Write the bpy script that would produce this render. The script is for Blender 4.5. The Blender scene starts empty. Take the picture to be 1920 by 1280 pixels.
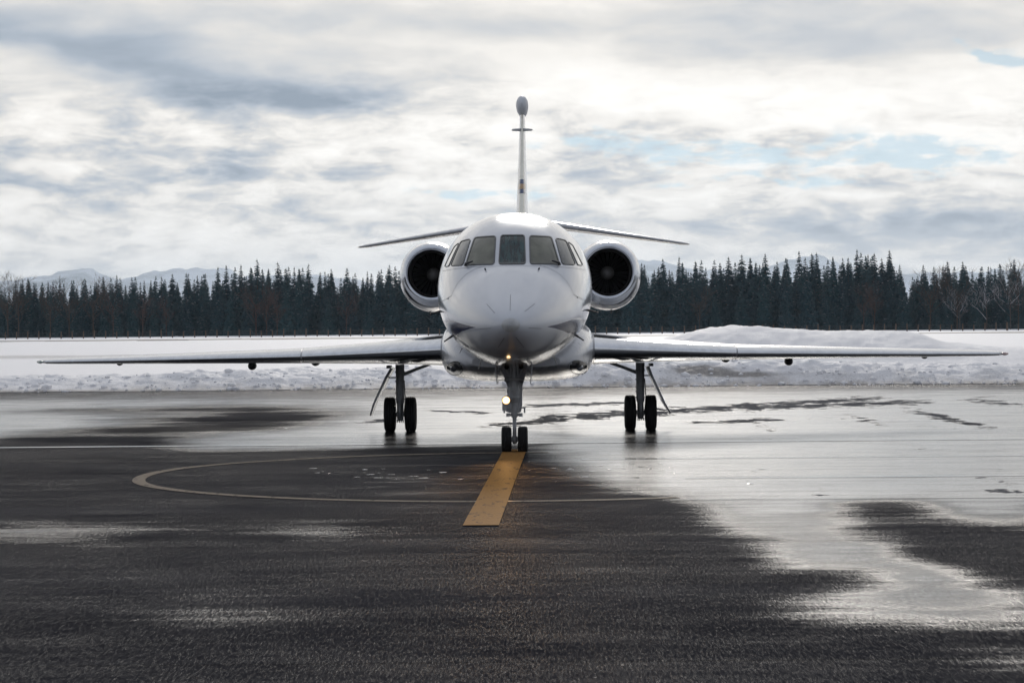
import bpy, bmesh, math, random
import numpy as np
from mathutils import Vector, Matrix
from mathutils.bvhtree import BVHTree
R = math.radians
rng = random.Random(7)
nrng = np.random.default_rng(11)
SC = bpy.context.scene
COL = SC.collection

# ------------------------------------------------------------------ camera
F, EYE, HOR = 4535.0, 2.045, 600.0          # focal in photo pixels, eye height, horizon row of the 1920 px photo
cam_d = bpy.data.cameras.new('camera'); cam = bpy.data.objects.new('camera', cam_d); COL.objects.link(cam)
cam_d.sensor_width = 36; cam_d.lens = F * 36 / 1920
cam_d.clip_start = 0.5; cam_d.clip_end = 80000
PITCH = math.atan((640 - HOR) / F); ROLL = R(0.50)
cam.matrix_world = Matrix.Translation((0, 0, EYE)) @ Matrix.Rotation(R(90) - PITCH, 4, 'X') @ Matrix.Rotation(-ROLL, 4, 'Z')
SC.camera = cam
SC.view_settings.view_transform = 'Standard'; SC.view_settings.look = 'None'
SC.view_settings.exposure = 0.26; SC.view_settings.gamma = 1.0; SC.view_settings.use_curve_mapping = False
SC.cycles.use_denoising = True
SC.cycles.max_bounces = 6; SC.cycles.diffuse_bounces = 3; SC.cycles.glossy_bounces = 4; SC.cycles.volume_bounces = 0
SC.cycles.sample_clamp_indirect = 4.0

# ------------------------------------------------------------------ node helpers
class S:
    """a shader socket with arithmetic"""
    def __init__(s, nt, sock): s.nt, s.k = nt, sock
    def op(s, o, *a):
        n = s.nt.nodes.new('ShaderNodeMath'); n.operation = o
        for i, v in enumerate((s,) + a):
            if isinstance(v, S): s.nt.links.new(v.k, n.inputs[i])
            else: n.inputs[i].default_value = v
        return S(s.nt, n.outputs[0])
    def __add__(s, o): return s.op('ADD', o)
    __radd__ = __add__
    def __sub__(s, o): return s.op('SUBTRACT', o)
    def __rsub__(s, o): return (s * -1.0) + o
    def __mul__(s, o): return s.op('MULTIPLY', o)
    __rmul__ = __mul__
    def __truediv__(s, o): return s.op('DIVIDE', o)
    def clamp(s): 
        r = s.op('ADD', 0.0); r.k.node.use_clamp = True; return r
    def step(s, a, b):                     # smoothstep
        n = s.nt.nodes.new('ShaderNodeMapRange'); n.interpolation_type = 'SMOOTHSTEP'
        s.nt.links.new(s.k, n.inputs[0]); n.inputs[1].default_value = a; n.inputs[2].default_value = b
        return S(s.nt, n.outputs[0])

def vec(nt, x, y, z):
    n = nt.nodes.new('ShaderNodeCombineXYZ')
    for i, v in enumerate((x, y, z)):
        if isinstance(v, S): nt.links.new(v.k, n.inputs[i])
        else: n.inputs[i].default_value = v
    return S(nt, n.outputs[0])
def noise(nt, v, scale, detail=4, rough=.55, dist=0.0):
    n = nt.nodes.new('ShaderNodeTexNoise'); nt.links.new(v.k, n.inputs['Vector'])
    n.inputs['Scale'].default_value = scale; n.inputs['Detail'].default_value = detail
    n.inputs['Roughness'].default_value = rough; n.inputs['Distortion'].default_value = dist
    return S(nt, n.outputs['Fac'])
def ramp(nt, f, stops):
    n = nt.nodes.new('ShaderNodeValToRGB'); nt.links.new(f.k, n.inputs[0]); e = n.color_ramp.elements
    while len(e) < len(stops): e.new(0.5)
    for q, (p, c) in zip(e, stops): q.position = p; q.color = (*c, 1)
    return S(nt, n.outputs[0])
def mix(nt, f, a, b):
    n = nt.nodes.new('ShaderNodeMix'); n.data_type = 'RGBA'
    for i, v in ((0, f), (6, a), (7, b)):
        if isinstance(v, S): nt.links.new(v.k, n.inputs[i])
        elif isinstance(v, tuple): n.inputs[i].default_value = (*v, 1)
        else: n.inputs[i].default_value = v
    return S(nt, n.outputs[2])
def lerp(f, a, b): return f * (b - a) + a
def split(nt, v):
    n = nt.nodes.new('ShaderNodeSeparateXYZ'); nt.links.new(v.k, n.inputs[0])
    return [S(nt, n.outputs[i]) for i in range(3)]
def coord(nt, what='Object'):
    n = nt.nodes.new('ShaderNodeTexCoord'); return S(nt, n.outputs[what])
def position(nt):
    n = nt.nodes.new('ShaderNodeNewGeometry'); return S(nt, n.outputs['Position'])
def attr(nt, name):
    n = nt.nodes.new('ShaderNodeAttribute'); n.attribute_name = name; return S(nt, n.outputs['Fac'])
def scalev(nt, v, sx, sy, sz):
    n = nt.nodes.new('ShaderNodeMapping'); nt.links.new(v.k, n.inputs[0]); n.inputs['Scale'].default_value = (sx, sy, sz)
    return S(nt, n.outputs[0])

MATS = {}
def mat(name, col=(.5, .5, .5), rough=.5, metal=0.0, spec=.5, coat=0.0, build=None, emit=None):
    m = bpy.data.materials.new(name); m.use_nodes = True; nt = m.node_tree
    b = nt.nodes['Principled BSDF']
    b.inputs['Base Color'].default_value = (*col, 1); b.inputs['Roughness'].default_value = rough
    b.inputs['Metallic'].default_value = metal; b.inputs['Specular IOR Level'].default_value = spec
    b.inputs['Coat Weight'].default_value = coat; b.inputs['Coat Roughness'].default_value = .04
    if emit: b.inputs['Emission Color'].default_value = (*emit[0], 1); b.inputs['Emission Strength'].default_value = emit[1]
    if build: build(nt, b)
    MATS[name] = m; return m
def put(nt, s, b, inp): nt.links.new(s.k, b.inputs[inp])
def bump(nt, b, h, strength, dist):
    n = nt.nodes.new('ShaderNodeBump'); nt.links.new(h.k, n.inputs['Height'])
    if isinstance(strength, S): nt.links.new(strength.k, n.inputs['Strength'])
    else: n.inputs['Strength'].default_value = strength
    n.inputs['Distance'].default_value = dist
    nt.links.new(n.outputs[0], b.inputs['Normal']); return n

# ------------------------------------------------------------------ sky and sun
SUN_AZ, SUN_EL = R(2.5), R(20)
W = bpy.data.worlds.new('World'); SC.world = W; W.use_nodes = True
def build_world():
    nt = W.node_tree; nt.nodes.clear()
    d = coord(nt, 'Generated'); x, y, z = split(nt, d)
    yy = y.op('MAXIMUM', .08)
    u, v = x / yy, z / yy
    w1 = noise(nt, scalev(nt, d, 1, 1, 2.2), 9, 3, .5)
    w2 = noise(nt, scalev(nt, d, 1.1, 1, 2.6), 17, 4, .55)
    uu = u + (w1 - .5) * .10
    vv = v + (w2 - .5) * .020 + (w1 - .5) * .012
    front = y.step(.35, .75)
    def blob(px, py, sx, sy, tilt=0.0):
        du = (uu - (px - 960) / F); dv = (vv - (HOR - py) / F)
        if tilt: dv = dv + du * tilt
        a = du * (F / sx); b = dv * (F / sy)
        return ((a * a + b * b) * -1.0).op('EXPONENT')
    soft = noise(nt, scalev(nt, d, 1, 1, 4.2), 6.5, 3, .5, .4)
    mid = noise(nt, scalev(nt, d, 1, 1, 3.6), 17, 7, .56, .35)
    fine = noise(nt, scalev(nt, d, 1, 1, 3.2), 42, 6, .62, .3)
    # cumulus texture is crisp low down, smooth stratus higher up
    crisp = v.step(.115, .070)
    low = v.step(.050, .004)
    tex = (mid - .5) * lerp(crisp, .8, 1.7) + (fine - .5) * lerp(crisp, .18, 2.4) + (soft - .5) * 1.0
    B = tex + .835
    for px, py, sx, sy, amp, tilt in (
        (60, 50, 420, 60, -.34, .12), (330, 130, 400, 36, -.44, .18), (700, 60, 420, 55, -.26, 0),
        (640, 185, 330, 34, -.36, .02), (900, 125, 240, 40, -.16, .05), (260, 325, 420, 26, -.34, .02), (480, 268, 300, 22, -.22, 0),
        (1150, 60, 420, 70, -.12, 0), (1650, 45, 420, 60, -.26, 0),
        (1720, 428, 330, 34, -.58, -.03), (1330, 430, 200, 22, -.16, 0), (250, 440, 330, 34, -.10, 0),
        (110, 235, 130, 20, 0.217, 0), (60, 100, 260, 22, 0.136, .12), (440, 65, 200, 16, 0.099, .12), (850, 270, 260, 70, 0.260, 0), (1300, 190, 420, 60, 0.260, 0),
        (1150, 370, 500, 26, 0.248, 0), (1800, 250, 260, 90, 0.211, 0), (620, 350, 420, 20, 0.161, 0), (980, 210, 160, 60, 0.217, 0),
        (1700, 170, 260, 40, 0.136, 0)):
        B = B + blob(px, py, sx, sy, tilt) * (front * amp)
    B = B - low * .02
    # away from the sun the overcast is duller and bluer
    sd = (math.sin(SUN_AZ) * math.cos(SUN_EL), math.cos(SUN_AZ) * math.cos(SUN_EL), math.sin(SUN_EL))
    dot = (x * sd[0] + y * sd[1] + z * sd[2]).op('MAXIMUM', 0.0)
    prox = dot * dot * dot
    B = lerp(front, B * .8 + .10, B)
    col = ramp(nt, (B * .66 + .03).clamp(), [(0.0, (.20, .25, .32)), (.20, (.33, .38, .45)), (.36, (.49, .51, .54)), (.49, (.645, .632, .615)), (.62, (.80, .772, .735)), (.90, (.95, .925, .89))])
    # warm cream near the horizon
    col = mix(nt, low * .6 * front, col, mix(nt, (B * .7).step(.30, .75), (.66, .635, .61), (1.02, .97, .92)))
    dull = mix(nt, 1.0 - front, (1.0, 1.0, 1.0), (.97, .99, 1.03))
    near = (x * sd[0] + y * sd[1] + z * sd[2]).step(-.75, 1.0)
    fade = mix(nt, near, (.57, .60, .655), (1.04, 1.03, 1.01))
    mf = nt.nodes.new('ShaderNodeMix'); mf.data_type = 'RGBA'; mf.blend_type = 'MULTIPLY'; mf.inputs[0].default_value = 1
    nt.links.new(dull.k, mf.inputs[6]); nt.links.new(fade.k, mf.inputs[7]); dull = S(nt, mf.outputs[2])
    hi = mix(nt, z.step(.13, .55), (1.0, 1.0, 1.0), (.66, .70, .785))
    mh = nt.nodes.new('ShaderNodeMix'); mh.data_type = 'RGBA'; mh.blend_type = 'MULTIPLY'; mh.inputs[0].default_value = 1
    nt.links.new(dull.k, mh.inputs[6]); nt.links.new(hi.k, mh.inputs[7]); dull = S(nt, mh.outputs[2])
    mm = nt.nodes.new('ShaderNodeMix'); mm.data_type = 'RGBA'; mm.blend_type = 'MULTIPLY'; mm.inputs[0].default_value = 1
    nt.links.new(col.k, mm.inputs[6]); nt.links.new(dull.k, mm.inputs[7]); col = S(nt, mm.outputs[2])
    hole = blob(1500, 292, 300, 26, .03) + blob(1180, 262, 120, 14) + blob(1560, 345, 240, 10) + blob(1900, 105, 90, 15, .2) + blob(1730, 300, 120, 20, .06) + blob(1010, 372, 60, 12) * .8 + blob(880, 365, 120, 9) * .6
    h2 = noise(nt, scalev(nt, d, 1, 1, 2.7), 40, 8, .58, .3)
    h3 = noise(nt, scalev(nt, d, 1, 1, 3.4), 85, 6, .6, .2)
    hm = ((h2 - .5) * 1.9 + (h3 - .5) * 1.5 + (mid - .5) * .9 + hole * .55).step(.10, .66)
    other = (mid * .5 + soft * .5).step(.40, .30) * (1.0 - front) * .5
    hm = (hm * (hole * 3.0).clamp() * front + other).clamp()
    sky = nt.nodes.new('ShaderNodeTexSky'); sky.sky_type = 'NISHITA'; sky.sun_disc = False
    sky.sun_elevation = SUN_EL; sky.sun_rotation = SUN_AZ; sky.air_density = 1.0; sky.dust_density = .3; sky.ozone_density = 2.5; sky.altitude = 500
    hs = nt.nodes.new('ShaderNodeHueSaturation'); nt.links.new(sky.outputs[0], hs.inputs['Color']); hs.inputs['Saturation'].default_value = .15
    mt = nt.nodes.new('ShaderNodeMix'); mt.data_type = 'RGBA'; mt.blend_type = 'MULTIPLY'; mt.inputs[0].default_value = 1
    nt.links.new(hs.outputs[0], mt.inputs[6]); mt.inputs[7].default_value = (.70, .94, 1.10, 1)
    g1 = nt.nodes.new('ShaderNodeBackground'); nt.links.new(mt.outputs[2], g1.inputs[0]); g1.inputs[1].default_value = .05
    g2 = nt.nodes.new('ShaderNodeBackground'); nt.links.new(col.k, g2.inputs[0]); g2.inputs[1].default_value = 1.0
    ms = nt.nodes.new('ShaderNodeMixShader'); nt.links.new((hm * .74).k, ms.inputs[0]); nt.links.new(g2.outputs[0], ms.inputs[1]); nt.links.new(g1.outputs[0], ms.inputs[2])
    o = nt.nodes.new('ShaderNodeOutputWorld'); nt.links.new(ms.outputs[0], o.inputs[0])
build_world()
sun_d = bpy.data.lights.new('sun', 'SUN'); sun_d.energy = 1.1; sun_d.angle = R(11); sun_d.color = (1.0, .94, .86)
sun = bpy.data.objects.new('sun', sun_d); COL.objects.link(sun)
sdir = Vector((math.sin(SUN_AZ) * math.cos(SUN_EL), math.cos(SUN_AZ) * math.cos(SUN_EL), math.sin(SUN_EL)))
sun.rotation_euler = sdir.to_track_quat('Z', 'Y').to_euler(); sun.location = sdir * 60

# ------------------------------------------------------------------ mesh helpers
def link(name, me, parent=None, loc=(0, 0, 0)):
    o = bpy.data.objects.new(name, me); COL.objects.link(o); o.location = loc
    if parent: o.parent = parent
    return o
def mesh_np(name, verts, faces, mats=(), smooth=False):
    me = bpy.data.meshes.new(name)
    verts = np.asarray(verts, dtype=np.float32); n = len(verts)
    me.vertices.add(n); me.vertices.foreach_set('co', verts.ravel())
    faces = np.asarray(faces, dtype=np.int32); k = faces.shape[1]; m = len(faces)
    me.loops.add(m * k); me.loops.foreach_set('vertex_index', faces.ravel())
    me.polygons.add(m); me.polygons.foreach_set('loop_start', np.arange(0, m * k, k, dtype=np.int32))
    if smooth: me.polygons.foreach_set('use_smooth', np.ones(m, dtype=bool))
    me.update(calc_edges=True); me.validate()
    for q in mats: me.materials.append(q)
    return me
def grid_faces(nr, nc, wrap=False):
    i = np.arange(nr - 1)[:, None]; j = np.arange(nc if wrap else nc - 1)[None, :]
    a = i * nc + j; b = i * nc + (j + 1) % nc
    return np.stack([a, b, b + nc, a + nc], -1).reshape(-1, 4)
class MB:
    """collects pieces of one part"""
    def __init__(s): s.v = []; s.f = []; s.mi = []; s.sm = []
    def add(s, v, f, mi=0, sm=False):
        k = len(s.v); s.v += [tuple(p) for p in v]
        for q in f: s.f.append(tuple(k + i for i in q)); s.mi.append(mi); s.sm.append(sm)
        return s
    def box(s, c, d, mi=0, rot=None, taper=1.0):
        v = []
        for sx, sy, sz in ((-1,-1,-1),(1,-1,-1),(1,1,-1),(-1,1,-1),(-1,-1,1),(1,-1,1),(1,1,1),(-1,1,1)):
            t = taper if sz > 0 else 1
            p = Vector((sx*d[0]/2*t, sy*d[1]/2*t, sz*d[2]/2))
            if rot: p = rot @ p
            v.append(p + Vector(c))
        return s.add(v, [(0,3,2,1),(4,5,6,7),(0,1,5,4),(1,2,6,5),(2,3,7,6),(3,0,4,7)], mi)
    def tube(s, pts, r, n=10, mi=0, cap=True):
        pts = [Vector(p) for p in pts]; rs = r if isinstance(r, (list, tuple)) else [r] * len(pts)
        v = []; up = None
        for i, p in enumerate(pts):
            t = (pts[min(i+1, len(pts)-1)] - pts[max(i-1, 0)]).normalized()
            if up is None: up = Vector((0,0,1)) if abs(t.z) < .9 else Vector((1,0,0))
            a = t.cross(up).normalized(); b = a.cross(t).normalized(); up = b
            for k in range(n):
                g = 2*math.pi*k/n; v.append(p + a*math.cos(g)*rs[i] + b*math.sin(g)*rs[i])
        f = [(i*n+k, i*n+(k+1)%n, (i+1)*n+(k+1)%n, (i+1)*n+k) for i in range(len(pts)-1) for k in range(n)]
        s.add(v, f, mi, True)
        if cap:
            s.add(v[:n], [tuple(range(n-1,-1,-1))], mi); s.add(v[-n:], [tuple(range(n))], mi)
        return s
    def lathe(s, prof, origin, axis, n=48, mi=0, cap=False):
        """prof: (along, radius)"""
        ax = Vector(axis).normalized(); u = ax.orthogonal().normalized(); w = ax.cross(u)
        v = [Vector(origin) + ax*h + (u*math.cos(2*math.pi*k/n) + w*math.sin(2*math.pi*k/n))*r for h, r in prof for k in range(n)]
        f = [(i*n+k, i*n+(k+1)%n, (i+1)*n+(k+1)%n, (i+1)*n+k) for i in range(len(prof)-1) for k in range(n)]
        s.add(v, f, mi, True)
        if cap: s.add(v[:n], [tuple(range(n-1,-1,-1))], mi); s.add(v[-n:], [tuple(range(n))], mi)
        return s
    def build(s, name, mats, parent=None, loc=(0,0,0), auto=None):
        me = bpy.data.meshes.new(name); me.from_pydata(s.v, [], s.f)
        for q in (mats if isinstance(mats, (list, tuple)) else [mats]): me.materials.append(q)
        me.polygons.foreach_set('material_index', s.mi); me.polygons.foreach_set('use_smooth', s.sm); me.update()
        return link(name, me, parent, loc)
def empty(name, loc=(0,0,0), rz=0.0, parent=None):
    o = bpy.data.objects.new(name, None); COL.objects.link(o); o.location = loc; o.rotation_euler = (0,0,rz); o.empty_display_size = .3
    if parent: o.parent = parent
    return o
def tag(o, label=None, cat=None, group=None, kind=None):
    if label: o['label'] = label
    if cat: o['category'] = cat
    if group: o['group'] = group
    if kind: o['kind'] = kind
    return o
def pchip(xk, yk, x):
    xk = np.asarray(xk, float); yk = np.asarray(yk, float); x = np.clip(np.asarray(x, float), xk[0], xk[-1])
    h = np.diff(xk); dl = np.diff(yk)/h; m = np.zeros_like(yk)
    for i in range(1, len(xk)-1):
        if dl[i-1]*dl[i] > 0:
            w1 = 2*h[i]+h[i-1]; w2 = h[i]+2*h[i-1]; m[i] = (w1+w2)/(w1/dl[i-1]+w2/dl[i])
    m[0] = dl[0]; m[-1] = dl[-1]
    i = np.clip(np.searchsorted(xk, x, side='right')-1, 0, len(xk)-2); t = (x-xk[i])/h[i]
    return (yk[i]*(1+2*t)*(1-t)**2 + h[i]*m[i]*t*(1-t)**2 + yk[i+1]*t*t*(3-2*t) + h[i]*m[i+1]*t*t*(t-1))
def lattice(seed):
    g = np.random.default_rng(seed).random((256, 256))
    def f(x, y):
        xi = np.floor(x).astype(int); yi = np.floor(y).astype(int); fx = x-xi; fy = y-yi
        fx = fx*fx*(3-2*fx); fy = fy*fy*(3-2*fy)
        a = g[xi % 256, yi % 256]; b = g[(xi+1) % 256, yi % 256]; c = g[xi % 256, (yi+1) % 256]; d = g[(xi+1) % 256, (yi+1) % 256]
        return (a*(1-fx)+b*fx)*(1-fy) + (c*(1-fx)+d*fx)*fy
    return f
def fbm(f, x, y, oct=5, gain=.5):
    s = 0; a = 1; t = 0
    for i in range(oct): s = s + a*f(x*2**i + 17.3*i, y*2**i + 9.1*i); t += a; a *= gain
    return s/t
n1, n2, n3 = lattice(1), lattice(2), lattice(3)

# ------------------------------------------------------------------ materials
def m_asphalt(nt, b):
    p = position(nt); x, y, z = split(nt, p)
    wet = attr(nt, 'wet'); ice = attr(nt, 'ice')
    n_big = noise(nt, scalev(nt, p, .6, 1.1, 1), 1.0, 6, .64)
    n_str = noise(nt, scalev(nt, p, .45, 3.4, 1), 1.0, 6, .66)
    n_ice = noise(nt, scalev(nt, p, 1.3, .8, 1), 1.6, 9, .70)
    w = (wet + (n_big - .5) * .55 + (n_str - .5) * .30).clamp()
    gl = noise(nt, scalev(nt, p, 62, 7.0, 1), 1.0, 5, .70, .5)
    w = (w + (gl - .5) * .40).step(.15, 1.0)
    im = (ice + (n_ice - .5) * 3.0).step(.50, .58)
    grain = noise(nt, scalev(nt, p, 58, 7.0, 1), 1.0, 4, .66, .4)
    speck = noise(nt, scalev(nt, p, 90, 40, 1), 1.0, 2, .6)
    t = y.op('SUBTRACT', 14.45).op('DIVIDE', 4.25).op('FRACT')
    seam = (t - .5).op('ABSOLUTE').step(.492, .499)
    lane = noise(nt, vec(nt, y.op('SUBTRACT', 14.45).op('DIVIDE', 4.25).op('FLOOR') * 3.7, 0, 0), 1.0, 0)
    patch = noise(nt, scalev(nt, p, .12, .35, 1), 1.0, 4, .6)
    base = ramp(nt, (speck * .45 + grain * .25 + patch * .3).clamp(), [(.36, (.012, .012, .015)), (.5, (.026, .026, .030)), (.64, (.054, .054, .060))])
    base = mix(nt, (lane - .38).clamp() * 1.6, base, (.014, .014, .017))
    base = mix(nt, w * .5, base, (.018, .018, .020))
    base = mix(nt, seam * .65, base, (.012, .012, .012))
    icec = ramp(nt, noise(nt, scalev(nt, p, 5, 3, 1), 1.0, 5, .65), [(.3, (.05, .052, .06)), (.7, (.12, .122, .13))])
    base = mix(nt, im, base, icec)
    put(nt, base, b, 'Base Color')
    rough = lerp(w, .175, .145) + (grain - .5) * .10
    rough = lerp(im, rough, .75); put(nt, rough.clamp(), b, 'Roughness')
    sp = lerp(w, .25, .50) + (lane - .5) * .03
    sp = lerp(im, sp, .10); put(nt, sp, b, 'Specular IOR Level')
    h = grain + speck * .35
    bump(nt, b, h, lerp((w * 1.8).clamp(), .95, .15), .02)
    df = nt.nodes.new('ShaderNodeBsdfDiffuse'); nt.links.new(base.k, df.inputs['Color'])
    ms = nt.nodes.new('ShaderNodeMixShader'); out = nt.nodes['Material Output']
    film = (lerp(w, .032, .97) + (gl - .5) * lerp(w, .42, .34) + (n_str - .5) * lerp(w, .10, .75) + (n_big - .5) * lerp(w, .14, .40) + (lane - .5) * lerp(w, .08, .0)).clamp(); film = lerp(im, film, .09)
    nt.links.new(film.k, ms.inputs[0]); nt.links.new(df.outputs[0], ms.inputs[1]); nt.links.new(b.outputs[0], ms.inputs[2]); nt.links.new(ms.outputs[0], out.inputs['Surface'])
mat('asphalt', rough=.6, build=m_asphalt)
def m_snow(nt, b):
    p = position(nt); dirt = attr(nt, 'dirt')
    n = noise(nt, p, 1.6, 8, .68); f = noise(nt, p, 14, 5, .7); big = noise(nt, scalev(nt, p, .05, .3, 1), 1, 4, .6)
    c = ramp(nt, n, [(.3, (.85, .84, .845)), (.7, (.93, .92, .915))])
    k = (dirt * 1.5 + (f - .5) * .9 + (n - .5) * .7 - .12).step(.05, 1.0) * (dirt * 4.0).clamp()
    c = mix(nt, k * .85, c, ramp(nt, f, [(.3, (.10, .085, .07)), (.7, (.34, .31, .28))]))
    sp = noise(nt, p, 30, 2, .5).step(.66, .74) * noise(nt, p, 2.2, 3, .5).step(.52, .62)
    c = mix(nt, sp * .35 * (dirt * 6 + .15).clamp(), c, (.22, .19, .16))
    put(nt, c, b, 'Base Color')
    bump(nt, b, n * .6 + f * .4, .8, .11)
mat('snow', rough=.65, spec=.25, build=m_snow)
def m_fardirt(nt, b):
    p = position(nt); n = noise(nt, scalev(nt, p, .05, .6, 1), 1, 5, .6)
    put(nt, ramp(nt, n, [(.35, (.12, .11, .10)), (.65, (.30, .29, .28))]), b, 'Base Color')
mat('runway_tarmac', rough=.7, spec=.2, build=m_fardirt)
def paint_wear(base, worn, amt):
    def f(nt, b):
        p = position(nt); n = noise(nt, scalev(nt, p, 7, 1.6, 1), 1, 6, .70); g = noise(nt, scalev(nt, p, 26, 5.5, 1), 1, 3, .6)
        c = ramp(nt, n, [(.25, tuple(v*.7 for v in base)), (.7, base)])
        put(nt, mix(nt, (n * .75 + g * .25).step(.50, .66) * amt, c, worn), b, 'Base Color')
        bump(nt, b, g, .5, .010); put(nt, lerp(n, .25, .6), b, 'Roughness')
    return f
mat('yellow_paint', rough=.7, spec=.0, coat=.03, build=paint_wear((.36, .195, .070), (.05, .042, .036), 1.0))
MATS['yellow_paint'].node_tree.nodes['Principled BSDF'].inputs['Coat Roughness'].default_value = .38
mat('pale_paint', rough=.7, spec=.0, coat=.05, build=paint_wear((.29, .245, .195), (.04, .037, .035), .85))
def m_water(nt, b):
    p = position(nt); n = noise(nt, scalev(nt, p, 1.5, 6, 1), 1, 4, .6); bump(nt, b, n, .08, .01)
    put(nt, n.step(.35, .75) * .14 + .02, b, 'Roughness')
MATS['pale_paint'].node_tree.nodes['Principled BSDF'].inputs['Coat Roughness'].default_value = .25
mat('water', (.01, .011, .012), rough=.04, spec=.6, build=m_water)
def m_jet(nt, b):
    o = coord(nt, 'Object'); x, y, z = split(nt, o)
    s = y + 2.97
    half = ((s - .62) * .09).op('MINIMUM', .105)
    st = (half - (z - 1.945).op('ABSOLUTE')).step(0.0, .006)
    st2 = (.018 - (z - (1.83)).op('ABSOLUTE')).step(0.0, .004) * s.step(3.4, 3.5)
    n = noise(nt, scalev(nt, o, 1.2, .5, 1.2), 2, 5, .6)
    c = ramp(nt, n, [(.3, (.535, .555, .59)), (.7, (.585, .605, .64))])
    put(nt, lerp(st, .8, .25), b, 'Coat Weight'); put(nt, lerp(st, .35, .15), b, 'Specular IOR Level')
    c = mix(nt, st, c, (.012, .022, .075)); c = mix(nt, st2, c, (.25, .17, .08))
    put(nt, c, b, 'Base Color'); put(nt, n * .06 + .14, b, 'Roughness')
    w = noise(nt, scalev(nt, o, 1, .8, 1), 2.2, 2, .5); bump(nt, b, w, .06, .03)
mat('jet_paint', rough=.25, spec=.35, coat=.8, build=m_jet)
def m_plain(c, var=.12, scale=3, r0=.2, r1=.35):
    def f(nt, b):
        o = coord(nt, 'Object'); n = noise(nt, o, scale, 5, .6)
        put(nt, ramp(nt, n, [(.3, tuple(v*(1-var) for v in c)), (.7, tuple(min(1, v*(1+var*.4)) for v in c))]), b, 'Base Color')
        put(nt, lerp(n, r0, r1), b, 'Roughness')
    return f
mat('fin_white_lifted', coat=.5, build=m_plain((.80, .80, .80)))  # white paint lightened to carry the sky sheen on the fin
mat('white_paint', coat=.8, build=m_plain((.62, .63, .65)))
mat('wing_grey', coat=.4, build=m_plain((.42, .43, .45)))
mat('cream_strip', coat=.3, build=m_plain((.84, .82, .70)))
mat('navy_paint', coat=.8, build=m_plain((.02, .045, .13)))
mat('tan_paint', coat=.5, build=m_plain((.42, .27, .13)))
mat('radome_grey', build=m_plain((.66, .68, .71), r0=.4, r1=.6))
mat('nose_cap', build=m_plain((.50, .505, .50), .25, 9, .3, .5), coat=.4)
mat('polished_metal', metal=1.0, build=m_plain((.66, .68, .71), .12, 6, .06, .16))
mat('gear_metal', build=m_plain((.40, .41, .42), .3, 9, .3, .5), coat=.2)
mat('gear_chrome', metal=1.0, build=m_plain((.7, .7, .7), .1, 5, .08, .15))
mat('dark_metal', metal=.6, build=m_plain((.06, .06, .065), .3, 8, .35, .6))
mat('rubber', build=m_plain((.014, .014, .015), .4, 20, .6, .85), spec=.3)
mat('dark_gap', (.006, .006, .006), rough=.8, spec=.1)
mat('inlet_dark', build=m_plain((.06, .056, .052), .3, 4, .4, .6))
mat('fan_titanium', metal=.7, build=m_plain((.19, .19, .195), .2, 6, .3, .45))
mat('spinner_grey', build=m_plain((.34, .33, .32), .2, 6, .35, .5))
mat('panel_line', (.09, .095, .105), rough=.6)
mat('seal', build=m_plain((.06, .062, .062), .2, 20, .35, .5))
def m_glass(tint, streak, dark):
    def f(nt, b):
        o = coord(nt, 'Object')
        n = noise(nt, scalev(nt, o, 22, 3, 2.0), 1, 4, .6); k = noise(nt, o, 3.2, 3, .5)
        c = ramp(nt, k, [(.35, tuple(v*.6 for v in tint)), (.65, tint)])
        if streak: c = mix(nt, n.step(.46, .56), c, dark)
        put(nt, c, b, 'Base Color')
    return f
mat('windshield_glass', rough=.05, spec=.28, build=m_glass((.022, .060, .062), True, (.006, .016, .020)))
mat('side_glass', rough=.03, spec=.42, build=m_glass((.12, .125, .092), False, None))
mat('rear_glass', rough=.04, spec=.45, build=m_glass((.05, .06, .062), False, None))
mat('sky_sheen_glass', rough=.04, spec=.6, coat=1.0, build=m_glass((.42, .46, .45), False, None))  # sky reflection painted into the pane as a pale base colour
mat('lens_glass', rough=.05, spec=.7, coat=1.0, build=m_plain((.05, .052, .055), .5, 14, .04, .12))
mat('lamp_glow', (1, .8, .5), emit=((1.0, .66, .30), 11.0))
mat('lamp_rim', (1, .6, .3), emit=((1.0, .50, .16), 1.3))
mat('red_lens', (.42, .30, .30), rough=.1)
mat('green_lens', (.35, .42, .40), rough=.1)
def m_needles(a, c):
    def f(nt, b):
        oi = nt.nodes.new('ShaderNodeObjectInfo'); rnd = S(nt, oi.outputs['Random'])
        n = noise(nt, coord(nt, 'Object'), 1.3, 4, .65)
        put(nt, ramp(nt, (n * .7 + rnd * .3).clamp(), [(.22, a), (.62, c)]), b, 'Base Color')
    return f
mat('needles', rough=.8, spec=.12, build=m_needles((.008, .030, .046), (.026, .072, .084)))
mat('tree_snow', rough=.7, spec=.2, build=m_plain((.62, .64, .68), .3, 1.2, .6, .8))
mat('bark', rough=.9, spec=.1, build=m_plain((.075, .058, .048), .4, 2, .8, .95))
mat('pale_bark', rough=.9, spec=.1, build=m_plain((.085, .08, .077), .4, 2, .8, .95))
mat('red_bark', rough=.9, spec=.1, build=m_plain((.085, .055, .048), .35, 2, .8, .95))
mat('post_wood', rough=.9, spec=.1, build=m_plain((.15, .115, .09), .4, 1, .8, .95))
mat('wire', rough=.6, metal=.5, build=m_plain((.18, .18, .18)))
def m_mount(nt, b):
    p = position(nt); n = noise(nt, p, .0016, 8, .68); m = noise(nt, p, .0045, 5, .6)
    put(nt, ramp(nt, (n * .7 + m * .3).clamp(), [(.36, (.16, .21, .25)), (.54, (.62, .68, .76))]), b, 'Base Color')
mat('hazed_mountain_cover', rough=.9, spec=.1, build=m_mount)  # blue of distant haze mixed into the forest and snow colours
M = MATS

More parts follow.
